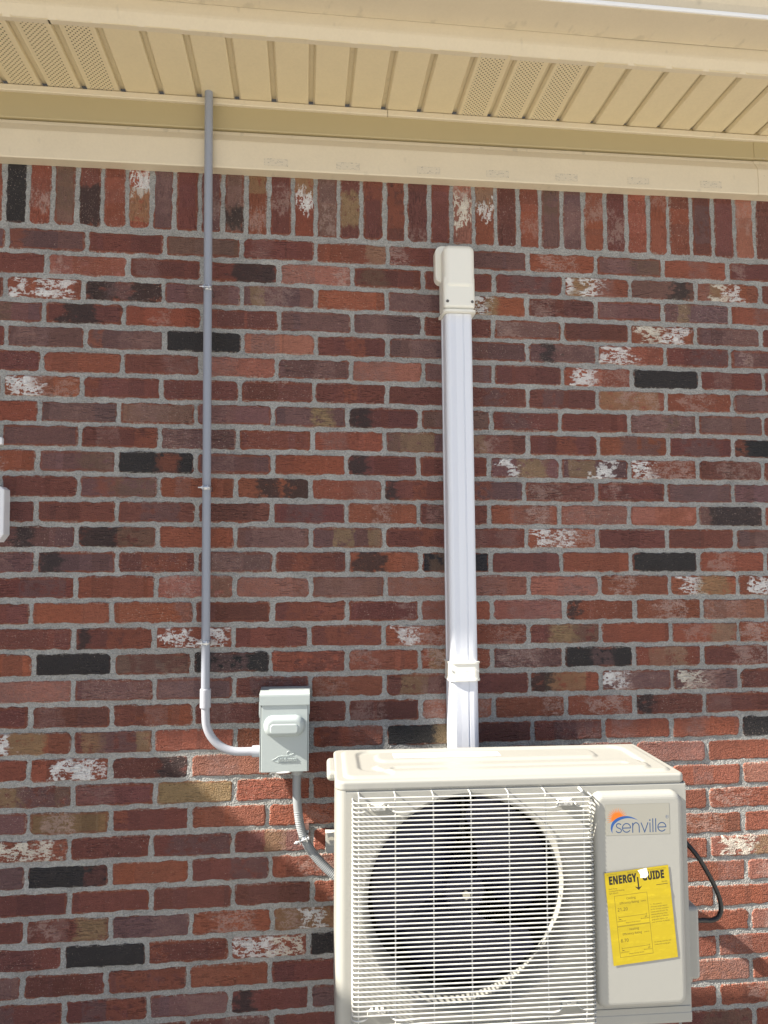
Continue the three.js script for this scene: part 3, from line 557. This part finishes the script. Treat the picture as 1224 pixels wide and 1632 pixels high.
// line-set duct
{
  const d = thing('line_set_duct', 'tall white plastic line-set duct running down the brick behind the outdoor unit', 'duct');
  const white = mat([0.73, 0.755, 0.81], 0.4, { ...greyPaintBump, clearcoat: 0.12, clearcoatRoughness: 0.4 });
  const cream = mat([0.80, 0.785, 0.70], 0.42, { ...greyPaintBump, clearcoat: 0.12, clearcoatRoughness: 0.4 });
  const cover = (hw, dep) => {
    const p = [[-hw, 0], [-hw, 0.012], [-hw + 0.0015, 0.0125], [-hw + 0.0015, dep - 0.014]];
    for (let i = 1; i <= 5; i++) { const a = Math.PI - i / 5 * Math.PI / 2; p.push([-hw + 0.0155 + 0.014 * Math.cos(a), dep - 0.014 + 0.014 * Math.sin(a)]); }
    for (let x = -0.0235; x < -0.010; x += 0.0028) p.push([x, dep], [x + 0.0004, dep - 0.0007], [x + 0.0009, dep - 0.0007], [x + 0.0013, dep]);
    p.push([0.0085, dep], [0.0092, dep - 0.0022], [0.0128, dep - 0.0022], [0.0134, dep]);
    for (let i = 0; i <= 5; i++) { const a = Math.PI / 2 - i / 5 * Math.PI / 2; p.push([hw - 0.0155 + 0.014 * Math.cos(a), dep - 0.014 + 0.014 * Math.sin(a)]); }
    p.push([hw - 0.0015, 0.0125], [hw, 0.012], [hw, 0]);
    return p;
  };
  part('cover', alongY(cover(0.0398, 0.062), -0.705, 0.49), white, d);
  part('lower_cover', alongY(cover(0.0386, 0.0605), -0.78, -0.700), cream, d);
  const sec = (hw, dep, r) => { const s = []; s.push([-hw, 0]); for (let i = 0; i <= 6; i++) { const a = Math.PI - i / 6 * Math.PI / 2; s.push([-hw + r + r * Math.cos(a), dep - r + r * Math.sin(a)]); } for (let i = 0; i <= 6; i++) { const a = Math.PI / 2 - i / 6 * Math.PI / 2; s.push([hw - r + r * Math.cos(a), dep - r + r * Math.sin(a)]); } s.push([hw, 0]); return s; };
  const col = part('collar', [alongY(sec(0.0420, 0.0665, 0.015), -0.523, -0.475), alongY(sec(0.0438, 0.0685, 0.016), -0.480, -0.4755), alongY(sec(0.0438, 0.0685, 0.016), -0.5265, -0.521)], cream, d);
  for (const s of [-1, 1]) part('screw', rod([s * 0.034 , -0.499, 0.060], [s * 0.0352, -0.499, 0.0668], 0.0038, 12), zinc, col);
  for (let i = 0; i < 2; i++) part('embossed_mark', rbox(0.001, 0.010 + i * 0.002, -0.5005 - i * 0.006, -0.498 - i * 0.006, 0.064, 0.0668, 0.001), cream, col);
  // wall inlet elbow
  const hd = part('elbow_cover', [rbox(-0.0445, 0.0445, 0.555, 0.684, 0.0, 0.0790, 0.0185, 6), rbox(-0.0455, 0.0445, 0.50, 0.60, 0.0, 0.0755, 0.012, 4)], cream, d);
  part('wall_flange', plate(roundedShape(-0.0595, 0.048, 0.590, 0.698, 0.020), 0.0, 0.030, 0.003, 3, 8), cream, d);
  part('rim', alongY(sec(0.0468, 0.0772, 0.015), 0.491, 0.4975), cream, d);
  for (const s of [-1, 1]) part('screw', rod([s * 0.034, 0.520, 0.068], [s * 0.0352, 0.520, 0.0762], 0.0042, 12), mat([0.16, 0.15, 0.13], 0.5, { metalness: 0.6 }), hd);
  d.position.set(0.2025, 1.805, 0.0); d.rotation.z = 0.0085;
}
// insulated refrigerant lines behind the unit, out of the duct and round to the valves
{
  const ls = thing('refrigerant_lines', 'black insulated refrigerant lines hidden behind the outdoor unit', 'pipe');
  part('insulated_pipe', tube([[0.208, 1.06, 0.036], [0.215, 1.0, 0.04], [0.30, 0.955, 0.055], [0.45, 0.905, 0.062], [0.60, 0.845, 0.07], [0.655, 0.80, 0.10], [0.668, 0.76, 0.17], [0.660, 0.72, 0.25]], 0.019, 70, 14), mat([0.02, 0.02, 0.021], 0.8), ls);
}
// cable loop at the right of the unit
{
  const cb = thing('black_cable', 'black cable looping out beside the right side of the outdoor unit', 'cable');
  part('cable', tube([[0.60, 1.0, 0.135], [0.66, 0.965, 0.20], [0.705, 0.918, 0.262], [0.732, 0.885, 0.28], [0.757, 0.846, 0.28], [0.779, 0.804, 0.28], [0.791, 0.770, 0.28], [0.7915, 0.747, 0.28], [0.782, 0.7325, 0.28], [0.764, 0.7275, 0.28], [0.742, 0.7315, 0.285], [0.69, 0.738, 0.30]], 0.0056, 90, 12), mat([0.012, 0.012, 0.013], 0.42), cb);
}
// pale box and clip at the left edge of the picture
{
  const b = thing('wall_box', 'white plastic box cut off by the left edge of the picture', 'utility box');
  const wm = mat([0.72, 0.73, 0.75], 0.4, greyPaintBump);
  const s = new THREE.Shape([[-1.13, 1.652], [-1.018, 1.652], [-1.0045, 1.672], [-1.0065, 1.789], [-1.016, 1.797], [-1.13, 1.797]].map(p => new THREE.Vector2(...p)));
  part('housing', plate(s, 0.0, 0.040, 0.004, 2), wm, b);
  part('lid', plate(roundedShape(-1.118, -1.022, 1.668, 1.783, 0.008), 0.0405, 0.006, 0.002, 2), wm, b);
  const c = thing('cable_clip', 'tiny white clip at the left edge above the white box', 'clip');
  part('saddle', plate(roundedShape(-1.052, -1.0268, 1.9105, 1.931, 0.005), 0.0, 0.013, 0.003, 2), wm, c);
  part('nail', rod([-1.046, 1.921, 0.012], [-1.046, 1.921, 0.016], 0.003, 10), zinc, c);
}

// ---------------------------------------------------------------- the outdoor unit and its wall bracket
const paintBump = dataTex(256, 256, (i, j) => { const v = 0.5 + 0.6 * (noise(i * 0.7, j * 0.7) - 0.5) + 0.4 * (noise(i * 0.23 + 9, j * 0.23) - 0.5); return [v, v, v]; });
const ivory = mat([0.325, 0.322, 0.292], 0.42, { bumpMap: paintBump, bumpScale: 0.00012, clearcoat: 0.25, clearcoatRoughness: 0.35 });
const wireWhite = mat([0.53, 0.525, 0.49], 0.4, { clearcoat: 0.3, clearcoatRoughness: 0.3 });
{
  const rail = mat([0.60, 0.585, 0.52], 0.45);
  const br = thing('wall_bracket', 'cream steel wall bracket with slots that carries the outdoor unit', 'bracket');
  const slot = (s, x) => { const h = new THREE.Path(); h.moveTo(x, 0.8612); h.lineTo(x + 0.030, 0.8612); h.absarc(x + 0.030, 0.8663, 0.0051, -Math.PI / 2, Math.PI / 2); h.lineTo(x, 0.8714); h.absarc(x, 0.8663, 0.0051, Math.PI / 2, 1.5 * Math.PI); s.holes.push(h); };
  const s = new THREE.Shape([[-0.1665, 0.831], [0.64, 0.831], [0.64, 0.8815], [-0.1665, 0.8815]].map(p => new THREE.Vector2(...p)));
  for (const x of [-0.154, -0.05, 0.2, 0.45, 0.58]) slot(s, x);
  part('cross_rail', [plate(s, 0.0285, 0.003), box(-0.1665, 0.64, 0.831, 0.834, 0.003, 0.0285), box(-0.1665, 0.64, 0.8785, 0.8815, 0.003, 0.0285), alongX([[0.0316, 0.831], [0.0316, 0.846], [0.0335, 0.846], [0.0345, 0.831]], -0.1665, 0.64)], rail, br);
  part('rail_back', box(-0.16, 0.63, 0.834, 0.8785, 0.003, 0.005), rail, br);
  for (const x of [0.0, 0.48]) {
    part('upright', box(x - 0.02, x + 0.02, 0.50, 0.8305, 0.002, 0.030), rail, br);
    part('arm', box(x - 0.019, x + 0.019, 0.532, 0.571, 0.0305, 0.462), rail, br);
  }
}
const ac = thing('outdoor_unit', 'ivory outdoor heat pump unit with round fan grille and yellow label', 'heat pump');
ac.position.set(0.2395, 0.60, 0.145); ac.rotation.y = -0.026;
{
  const H = 0.535, D = 0.29, FX = -0.1015, FY = 0.270, FR = 0.2165, Z0 = 0.028;
  // casing
  const L = -0.388, Rr = 0.388, cr = 0.020;
  const left = []; for (let i = 0; i <= 8; i++) { const a = Math.PI - i / 8 * Math.PI / 2; left.push([L + cr + cr * Math.cos(a), D - cr + cr * Math.sin(a)]); }
  const inner = left.map(([x, z]) => [x + (L + cr - x) * 0.1, z - (z - (D - cr)) * 0.1]).reverse();
  part('side_panel', alongY([[L, Z0 + 0.004], ...left, ...inner, [L + 0.002, Z0 + 0.004]], 0.0, 0.512), ivory, ac);
  part('side_panel', rbox(Rr - 0.003, Rr, 0.0, 0.512, Z0 + 0.004, D - 0.002, 0.0012, 2), ivory, ac);
  part('back_panel', box(L + 0.001, Rr - 0.001, 0.0, 0.512, Z0, Z0 + 0.004), ivory, ac);
  const fp = new THREE.Shape([[L + cr, 0.0], [Rr, 0.0], [Rr, 0.5055], [L + cr, 0.5055]].map(p => new THREE.Vector2(...p)));
  const hole = new THREE.Path(); hole.absarc(FX, FY, FR + 0.0135, 0, Math.PI * 2, true); fp.holes.push(hole);
  const sq = new THREE.Path(); sq.moveTo(0.158, 0.318); sq.lineTo(0.158, 0.324); sq.lineTo(0.164, 0.324); sq.lineTo(0.164, 0.318); fp.holes.push(sq);
  const front = part('front_panel', new THREE.ExtrudeGeometry(fp, { depth: 0.002, bevelEnabled: false, curveSegments: 72 }).translate(0, 0, D - 0.002), ivory, ac);
  part('top_roll', rod([L + cr, 0.5055, D - 0.0042], [Rr, 0.5055, D - 0.0042], 0.0043, 14), ivory, front);
  part('right_roll', rod([Rr - 0.0028, 0.0, D - 0.0030], [Rr - 0.0028, 0.5055, D - 0.0030], 0.0032, 12), ivory, front);
  // shallow pressed steps below the service cover and along the bottom
  part('base_pan', [rbox(L - 0.0005, Rr + 0.0012, 0.002, 0.024, Z0, D + 0.0024, 0.004, 3), rbox(0.165, Rr - 0.002, 0.0215, 0.0355, D - 0.002, D + 0.0016, 0.0012, 2)], ivory, ac);
  for (const x of [-0.24, 0.24]) for (const z of [0.07, 0.24]) part('foot', box(x - 0.02, x + 0.02, -0.029, 0.003, z - 0.02, z + 0.02), mat([0.03, 0.03, 0.03], 0.8), ac);
  // bell mouth of the fan opening
  const bm = []; const R0 = FR;
  for (const [r, z] of [[R0 + 0.0145, D - 0.0022], [R0 + 0.0135, D - 0.0004], [R0 + 0.0115, D - 0.0010], [R0 + 0.0080, D - 0.0042], [R0 + 0.0045, D - 0.0100], [R0 + 0.0018, D - 0.0180], [R0 + 0.0004, D - 0.028], [R0, D - 0.040], [R0, D - 0.075], [R0 + 0.003, D - 0.078]]) bm.push(new THREE.Vector2(r, z));
  part('bell_mouth', new THREE.LatheGeometry(bm, 96).rotateX(Math.PI / 2).scale(1, 1, 1).translate(FX, FY, 0).scale(1, 1, 1), mat([0.325, 0.322, 0.292], 0.42, { side: THREE.DoubleSide }), ac);
  // dark chamber with the coil behind
  const dark = mat([0.009, 0.009, 0.010], 0.8, { side: THREE.DoubleSide });
  part('chamber', new THREE.CylinderGeometry(0.224, 0.224, 0.18, 64, 1, true).rotateX(Math.PI / 2).translate(FX, FY, D - 0.165), dark, ac);
  const coil = [];
  for (let x = -0.215; x <= 0.215; x += 0.006) { const h = Math.sqrt(0.222 ** 2 - x * x); coil.push(box(FX + x, FX + x + 0.0012, FY - h, FY + h, 0.042, 0.052)); }
  part('coil_fins', coil, mat([0.022, 0.023, 0.025], 0.5, { metalness: 0.4 }), ac);
  part('coil_back', new THREE.CircleGeometry(0.224, 48).translate(FX, FY, 0.040), dark, ac);
  const steel = mat([0.22, 0.23, 0.25], 0.35, { metalness: 0.9 });
  const mt = part('motor_bracket', [box(FX - 0.080, FX - 0.074, FY - 0.225, FY + 0.225, 0.090, 0.104), box(FX - 0.066, FX - 0.062, FY - 0.225, FY + 0.225, 0.090, 0.108), box(FX + 0.020, FX + 0.026, FY - 0.225, FY + 0.225, 0.090, 0.104), box(FX - 0.07, FX + 0.03, FY + 0.075, FY + 0.105, 0.088, 0.092)], steel, ac);
  part('motor', [new THREE.CylinderGeometry(0.052, 0.056, 0.07, 32).rotateX(Math.PI / 2).translate(FX, FY, 0.128)], mat([0.02, 0.021, 0.026], 0.5), mt);
  for (const [x, y] of [[0.052, 0.097], [-0.055, -0.015]]) part('bolt', [rod([FX + x, FY + y, 0.12], [FX + x, FY + y, 0.176], 0.010, 14), rod([FX + x, FY + y, 0.176], [FX + x, FY + y, 0.182], 0.005, 6)], steel, mt);
  // three-bladed fan
  const navy = mat([0.006, 0.007, 0.034], 0.5, { clearcoat: 0.1, clearcoatRoughness: 0.4 });
  const fan = part('fan', [new THREE.CylinderGeometry(0.046, 0.054, 0.07, 40).rotateX(Math.PI / 2).translate(FX, FY, 0.198), new THREE.SphereGeometry(0.046, 32, 10, 0, Math.PI * 2, 0, Math.PI / 2).rotateX(Math.PI / 2).scale(1, 1, 0.35).translate(FX, FY, 0.2325)], navy, ac);
  const blade = a0 => {
    const NU = 16, NV = 20, pos = [], idx = [];
    const f = (u, v) => {
      const r = 0.040 + 0.166 * u, sw = 0.30 * u * u, span = 0.62 + 0.42 * Math.sin(u * 2.1);
      const lead = 1 - 0.22 * Math.max(0, u - 0.75) * 4 * Math.pow(Math.abs(v - 0.5) * 2, 3);
      const th = a0 + sw + (v - 0.5) * 2 * span * lead;
      return [FX + r * Math.cos(th), FY + r * Math.sin(th), 0.196 + (v - 0.5) * (0.085 - 0.02 * u) + 0.012 * Math.sin(Math.PI * v)];
    };
    for (const s of [1, -1]) for (let i = 0; i <= NU; i++) for (let j = 0; j <= NV; j++) { const p = f(i / NU, j / NV); pos.push(p[0], p[1], p[2] + s * 0.0013); }
    const M = (NU + 1) * (NV + 1), id = (s, i, j) => s * M + i * (NV + 1) + j;
    for (let i = 0; i < NU; i++) for (let j = 0; j < NV; j++) { idx.push(id(0, i, j), id(0, i + 1, j), id(0, i + 1, j + 1), id(0, i, j), id(0, i + 1, j + 1), id(0, i, j + 1)); idx.push(id(1, i, j), id(1, i + 1, j + 1), id(1, i + 1, j), id(1, i, j), id(1, i, j + 1), id(1, i + 1, j + 1)); }
    const rim = (a, b, c, d) => idx.push(a, b, c, b, d, c);
    for (let j = 0; j < NV; j++) rim(id(0, NU, j), id(1, NU, j), id(0, NU, j + 1), id(1, NU, j + 1));
    for (let i = 0; i < NU; i++) { rim(id(0, i, 0), id(1, i, 0), id(0, i + 1, 0), id(1, i + 1, 0)); rim(id(0, i, NV), id(0, i + 1, NV), id(1, i, NV), id(1, i + 1, NV)); }
    const g = new THREE.BufferGeometry(); g.setAttribute('position', new THREE.Float32BufferAttribute(pos, 3)); g.setAttribute('uv', new THREE.Float32BufferAttribute(new Float32Array(pos.length / 3 * 2), 2)); g.setIndex(idx); g.computeVertexNormals();
    return g;
  };
  for (const a of [-1.75, 0.35, 2.44]) part('blade', blade(a), navy, fan);
  part('nut', [rod([FX, FY, 0.243], [FX, FY, 0.258], 0.0095, 6), rod([FX, FY, 0.240], [FX, FY, 0.2445], 0.014, 20)], mat([0.60, 0.58, 0.50], 0.35, { metalness: 0.9 }), fan);

  // wire guard: bent horizontal wires welded to upright ones
  const GZ = D + 0.030, xl = -0.3535, xr = 0.1645, xu = [-0.341, -0.264, -0.183, -0.102, -0.020, 0.061, 0.144];
  const guard = new THREE.Group(); guard.name = 'wire_guard'; ac.add(guard);
  const W = 0.0016;
  const bent = (y, a, b, dz = 0) => new THREE.TubeGeometry(new THREE.CatmullRomCurve3([V(a, y, D - 0.001), V(a, y, GZ - 0.007), V(a + 0.0025, y, GZ - 0.0018), V(a + 0.008, y, GZ + dz), V(a + 0.03, y, GZ + dz), V((a + b) / 2, y, GZ + dz + 0.0006), V(b - 0.03, y, GZ + dz), V(b - 0.008, y, GZ + dz), V(b - 0.0025, y, GZ - 0.0018), V(b, y, GZ - 0.007), V(b, y, D - 0.001)], false, 'catmullrom', 0.3), 60, W, 7, false);
  const y0 = 0.5035, dy = 0.00953, nW = 51, full = bent(0, xl, xr), short = bent(0, xu[0] + 0.001, xu[6] - 0.001);
  const hooks = [3, 47];
  for (let i = 0; i < nW; i++) {
    const y = y0 - i * dy;
    if (hooks.includes(i)) {                       // the wires that carry the fixing clips stop short of them
      const up = i === 3 ? 1 : 1;
      part('wire', tube([[-0.278, y + 0.0065 * up, D + 0.010], [-0.274, y + 0.004 * up, GZ - 0.006], [-0.266, y, GZ], [-0.2, y, GZ], [0.03, y, GZ], [0.082, y, GZ], [0.090, y + 0.004 * up, GZ - 0.006], [0.094, y + 0.0065 * up, D + 0.010]], W * 1.25, 60, 8), wireWhite, guard);
      for (const s of [0, 1]) {
        const cx = s ? 0.110 : -0.300;
        part('wire', s ? tube([[0.128, y + 0.004, D + 0.010], [0.133, y, GZ - 0.004], [0.145, y, GZ], [0.1585, y, GZ - 0.001], [xr, y, GZ - 0.007], [xr, y, D]], W, 30, 8) : tube([[xl, y, D], [xl, y, GZ - 0.007], [xl + 0.006, y, GZ - 0.001], [xl + 0.018, y, GZ], [-0.325, y + 0.002, GZ - 0.003], [-0.320, y + 0.005, D + 0.010]], W, 30, 8), wireWhite, guard);
        const cl = part('clip', [plate(roundedShape(cx - 0.017, cx + 0.017, y - 0.0055, y + 0.0085, 0.004), D + 0.0005, 0.0085, 0.001, 2), tube([[cx - 0.022, y + 0.008, D + 0.008], [cx - 0.012, y + 0.011, D + 0.014], [cx, y + 0.006, D + 0.016], [cx + 0.012, y + 0.011, D + 0.014], [cx + 0.022, y + 0.007, D + 0.008]], 0.0016, 24, 6)], wireWhite, guard);
        part('screw', rod([cx, y + 0.002, D + 0.009], [cx, y + 0.002, D + 0.0125], 0.0046, 10), zinc, cl);
      }
      continue;
    }
    const o = part('wire', i === 0 ? short : full, wireWhite, guard); o.position.y = y;
  }
  for (const x of xu) part('upright_wire', tube([[x, 0.5065, D - 0.001], [x, 0.5065, GZ - 0.012], [x, 0.5045, GZ - 0.0055], [x, 0.49, GZ - 0.0036], [x, 0.27, GZ - 0.0032], [x, 0.04, GZ - 0.0036], [x, 0.0285, GZ - 0.0055], [x, 0.0262, GZ - 0.012], [x, 0.0262, D - 0.001]], 0.0016, 50, 7), wireWhite, guard);

  // service cover with stickers
  const sc = part('service_cover', plate(roundedShape(0.1705, 0.3715, 0.047, 0.4965, [0.020, 0.022, 0.024, 0.020]), D, 0.0225, 0.0135, 6, 10), ivory, ac);
  const faceZ = D + 0.0225;
  const logo = canvasTex(1024, 460, (g, w, h) => {
    g.fillStyle = '#96948a'; g.fillRect(0, 0, w, h);
    g.strokeStyle = 'rgba(128,126,112,0.8)'; g.lineWidth = 3; g.strokeRect(2, 2, w - 4, h - 4);
    const cx = 192, cy = 214;
    g.fillStyle = '#c96a10';
    g.beginPath();
    for (let i = 0; i <= 32; i++) { const a = Math.PI * (0.86 + i / 32 * 1.06), r = i % 2 ? 174 : 84; g.lineTo(cx + r * Math.cos(a), cy + r * Math.sin(a)); }
    g.closePath(); g.fill();
    g.fillStyle = '#96948a'; g.beginPath(); g.ellipse(330, 395, 272, 215, -0.12, 0, Math.PI * 2); g.fill();
    g.fillStyle = '#174b8c';
    g.beginPath(); g.moveTo(112, 432); g.bezierCurveTo(40, 330, 110, 190, 300, 178); g.bezierCurveTo(380, 174, 450, 200, 520, 245); g.bezierCurveTo(440, 212, 360, 200, 290, 218); g.bezierCurveTo(150, 250, 92, 330, 112, 432); g.fill();
    g.strokeStyle = '#22436e'; g.lineWidth = 15; g.lineCap = 'butt'; g.lineJoin = 'round';
    const yb = 424, xh = 142, my = yb - xh / 2, r = xh / 2 - 7;
    const st = f => { g.beginPath(); f(); g.stroke(); };
    st(() => { g.moveTo(246, yb - xh + 26); g.bezierCurveTo(234, yb - xh - 4, 172, yb - xh - 2, 174, yb - xh + 38); g.bezierCurveTo(178, my + 6, 250, my, 252, yb - 36); g.bezierCurveTo(250, yb + 8, 176, yb + 4, 172, yb - 32); });
    const e = x => { st(() => { g.moveTo(x - r, my + 2); g.lineTo(x + r, my + 2); g.arc(x, my, r, 0, 0, true); }); st(() => { g.arc(x, my, r, 0.03, 0.62, true); }); };
    e(334);
    st(() => { g.moveTo(432, yb + 4); g.lineTo(432, yb - xh - 2); }); st(() => { g.moveTo(432, my - 6); g.bezierCurveTo(438, yb - xh - 22, 534, yb - xh - 24, 536, my - 4); g.lineTo(536, yb + 4); });
    st(() => { g.moveTo(566, yb - xh - 2); g.lineTo(622, yb); g.lineTo(678, yb - xh - 2); });
    st(() => { g.moveTo(708, yb + 4); g.lineTo(708, yb - xh + 2); }); g.fillStyle = '#22436e'; g.beginPath(); g.arc(708, yb - xh - 34, 12, 0, 7); g.fill();
    st(() => { g.moveTo(754, yb + 4); g.lineTo(754, yb - xh - 58); }); st(() => { g.moveTo(800, yb + 4); g.lineTo(800, yb - xh - 58); });
    e(898);
    g.lineWidth = 4; st(() => g.arc(985, 205, 23, 0, 7)); g.font = 'bold 30px sans-serif'; g.fillText('R', 974, 216);
  });
  const lg = new THREE.PlaneGeometry(0.1446, 0.0656).translate(0.266, 0.4415, faceZ + 0.0003);
  part('logo_sticker', lg, new THREE.MeshPhysicalMaterial({ map: logo, roughness: 0.4 }), sc);
  const label = canvasTex(1024, 1380, (g, w, h) => {
    g.fillStyle = '#b39d00'; g.fillRect(0, 0, w, h);
    const n = mulberry(3); for (let i = 0; i < 500; i++) { g.fillStyle = `rgba(${n() < 0.5 ? '255,240,80' : '190,160,0'},0.05)`; g.fillRect(n() * w, n() * h, 20 + n() * 120, 4 + n() * 30); }
    g.fillStyle = '#15130a'; g.font = '20px sans-serif';
    g.fillText('U.S. Government', 40, 40); g.fillText('Federal law prohibits removal of this label before consumer purchase.', 360, 40);
    g.fillRect(360, 52, 620, 3);
    g.save(); g.translate(56, 182); g.scale(0.9, 1.28); g.font = 'bold 128px sans-serif'; g.lineWidth = 9; g.strokeStyle = '#15130a'; for (const [t, x] of [['ENERGY', 0], ['GUIDE', 594]]) { g.fillText(t, x, 0); g.strokeText(t, x, 0); } g.restore();
    g.lineWidth = 22; g.strokeStyle = '#15130a'; g.beginPath(); g.moveTo(520, 120); g.lineTo(520, 280); g.stroke(); g.beginPath(); g.moveTo(462, 258); g.lineTo(520, 318); g.lineTo(578, 258); g.lineTo(520, 278); g.closePath(); g.fill();
    g.fillStyle = '#eef0f4'; g.save(); g.translate(612, 82); g.rotate(-0.05); g.beginPath(); g.moveTo(-80, -66); g.lineTo(66, -78); g.lineTo(82, 30); g.lineTo(46, 66); g.lineTo(-54, 58); g.lineTo(-44, 10); g.closePath(); g.fill(); g.restore();
    g.fillStyle = '#15130a'; g.font = '27px sans-serif';
    ['Heat Pump', 'Cooling and Heating', 'Split System'].forEach((t, i) => g.fillText(t, 44, 258 + i * 34));
    g.textAlign = 'right'; g.fillText('Senville', 985, 245); g.fillRect(800, 268, 185, 8); g.textAlign = 'left';
    const boxAt = (y, a, val) => {
      g.lineWidth = 4; g.strokeStyle = '#2a2710'; g.strokeRect(120, y, 520, 450);
      g.textAlign = 'center'; g.font = '44px sans-serif'; g.fillText(a, 380, y + 70); g.font = '42px sans-serif'; g.fillText('Efficiency Rating', 345, y + 132); g.font = '22px sans-serif'; g.fillText(a === 'Cooling' ? '(SEER2)*' : '(HSPF2)*', 575, y + 130); g.textAlign = 'left';
      g.font = '66px sans-serif'; g.fillText(val, 150, y + 232); g.fillText('\u25be', 222, y + 282);
      g.beginPath(); g.moveTo(160, y + 322); g.lineTo(600, y + 322); g.moveTo(160, y + 306); g.lineTo(160, y + 338); g.moveTo(600, y + 306); g.lineTo(600, y + 338); g.stroke();
      g.font = '22px sans-serif'; g.fillRect(160, y + 350, 34, 9); g.fillText('Least Efficient', 130, y + 388); g.fillRect(570, y + 350, 34, 9); g.fillText('Most Efficient', 500, y + 388);
      g.textAlign = 'center'; g.fillText('Range of Similar Models', 380, y + 420); g.textAlign = 'left';
    };
    boxAt(360, 'Cooling', '21.20'); boxAt(820, 'Heating', '8.70');
    g.font = '24px sans-serif';
    ['\u2022  \u2022  This system\u2019s', 'efficiency ratings depend', 'on the coil your contractor', 'installs with this unit. The', 'heating efficiency rating', 'varies slightly in different', 'geographic regions. Ask', 'your contractor for details.'].forEach((t, i) => g.fillText(t, 672, 560 + i * 38));
    ['For energy cost info, visit', 'productinfo.energy.gov'].forEach((t, i) => g.fillText(t, 676, 1120 + i * 38));
  });
  const lt = new THREE.PlaneGeometry(0.144, 0.194, 24, 32), lp = lt.attributes.position;
  for (let i = 0; i < lp.count; i++) { const x = lp.getX(i), y = lp.getY(i); lp.setZ(i, 0.0004 + 0.0004 * (noise(x * 25 + 9, y * 60 + 4)) + 0.0005 * Math.exp(-(((y - 0.034 - x * 0.05) / 0.0035) ** 2)) + 0.0005 * Math.exp(-(((y + 0.018 - x * 0.05) / 0.003) ** 2)) + 0.0012 * sstep(0.085, 0.097, y) * sstep(0.03, -0.05, x)); }
  lt.computeVertexNormals();
  const lab = part('energy_label', lt, new THREE.MeshPhysicalMaterial({ map: label, roughness: 0.42, side: THREE.DoubleSide }), sc, 'crooked yellow energy label with black print');
  lab.position.set(0.2685, 0.2405, faceZ + 0.0008); lab.rotation.z = 0.087;

  // top lid: overhanging skirt with a pressed top (bars, a sunken middle, sloping ends), lifting lug at the left
  const lidRot = (shape, y, dep, bev, seg = 4) => plate(shape, 0, dep, bev, seg, 10).rotateX(-Math.PI / 2).translate(0, y, 0);   // shape y is -z
  const lid = part('lid', [lidRot(roundedShape(L - 0.003, Rr - 0.002, -D - 0.0015, -Z0 + 0.002, [0.022, 0.012, 0.010, 0.018]), 0.5155, 0.0150, 0.0055), lidRot(roundedShape(L + 0.0005, Rr - 0.005, -D + 0.0022, -Z0 + 0.001, [0.020, 0.010, 0.008, 0.016]), 0.5065, 0.0105, 0.001, 2)], ivory, ac);
  part('lug', [rbox(L - 0.020, L + 0.004, 0.506, 0.5285, 0.085, 0.205, 0.009, 4)], ivory, lid);
  const sdf = (x, z, x0, x1, z0, z1, r) => { const qx = Math.abs(x - (x0 + x1) / 2) - (x1 - x0) / 2 + r, qz = Math.abs(z - (z0 + z1) / 2) - (z1 - z0) / 2 + r; return Math.hypot(Math.max(qx, 0), Math.max(qz, 0)) + Math.min(Math.max(qx, qz), 0) - r; };
  const yT = 0.5292;
  const press = (x, z) => {
    const up = (d, w) => 1 - sstep(-w, w, d);
    let h = 0.0060 * up(sdf(x, z, L + 0.018, Rr - 0.020, Z0 + 0.016, D - 0.018, 0.022), 0.0075);
    h -= 0.0046 * up(Math.max(sdf(x, z, -0.335, 0.330, 0.060, 0.232, 0.035), -(x + z * 0.55 - 0.46)* -1 - 0.9), 0.006);
    h += 0.0052 * up(Math.max(sdf(x, z, -0.300, 0.325, 0.176, 0.262, 0.020), -(x + 0.62 * (0.262 - z) + 0.262)), 0.0065);
    h += 0.0045 * up(sdf(x, z, -0.29, 0.245, 0.078, 0.150, 0.022), 0.006);
    h -= 0.0030 * up(sdf(x, z, -0.262, 0.285, 0.205, 0.236, 0.012), 0.005);
    return h + 0.0004 * (fbm(x * 14, z * 14) - 0.5);
  };
  const tg = new THREE.PlaneGeometry(Rr - L - 0.016, D - Z0 - 0.012, 260, 90).rotateX(-Math.PI / 2).translate((L + Rr) / 2 - 0.0025, 0, (D + Z0) / 2);
  { const p = tg.attributes.position, u = tg.attributes.uv; for (let i = 0; i < p.count; i++) { const x = p.getX(i), z = p.getZ(i), e = sdf(x, z, L + 0.005, Rr - 0.0105, Z0 + 0.006, D - 0.006, 0.010); p.setY(i, yT + press(x, z) - 0.0042 * sstep(-0.006, 0.0, e)); u.setXY(i, x * 4, z * 4); } tg.computeVertexNormals(); }
  part('pressed_top', tg, ivory, lid);
  const stk = canvasTex(1024, 160, (g, w, h) => {
    g.fillStyle = '#eef0f6'; g.fillRect(0, 0, w, h); g.fillStyle = '#5b66a8'; g.font = '23px sans-serif';
    const n = mulberry(12);
    for (let l = 0; l < 5; l++) { let x = 16; while (x < w - 40) { const t = 8 + n() * 34; g.fillRect(x, 18 + l * 28, t, 9); x += t + 7; } }
  });
  part('caution_sticker', new THREE.PlaneGeometry(0.258, 0.040).rotateX(-Math.PI / 2).translate(-0.120, yT + 0.0066, 0.114), new THREE.MeshStandardMaterial({ map: stk, roughness: 0.4 }), lid);
  // valve cover on the right side
  part('valve_cover', [rbox(Rr, Rr + 0.064, 0.042, 0.205, 0.10, 0.215, 0.010, 4), rbox(Rr, Rr + 0.050, 0.03, 0.05, 0.11, 0.205, 0.006, 2)], ivory, ac);
}

renderer.render(scene, camera);
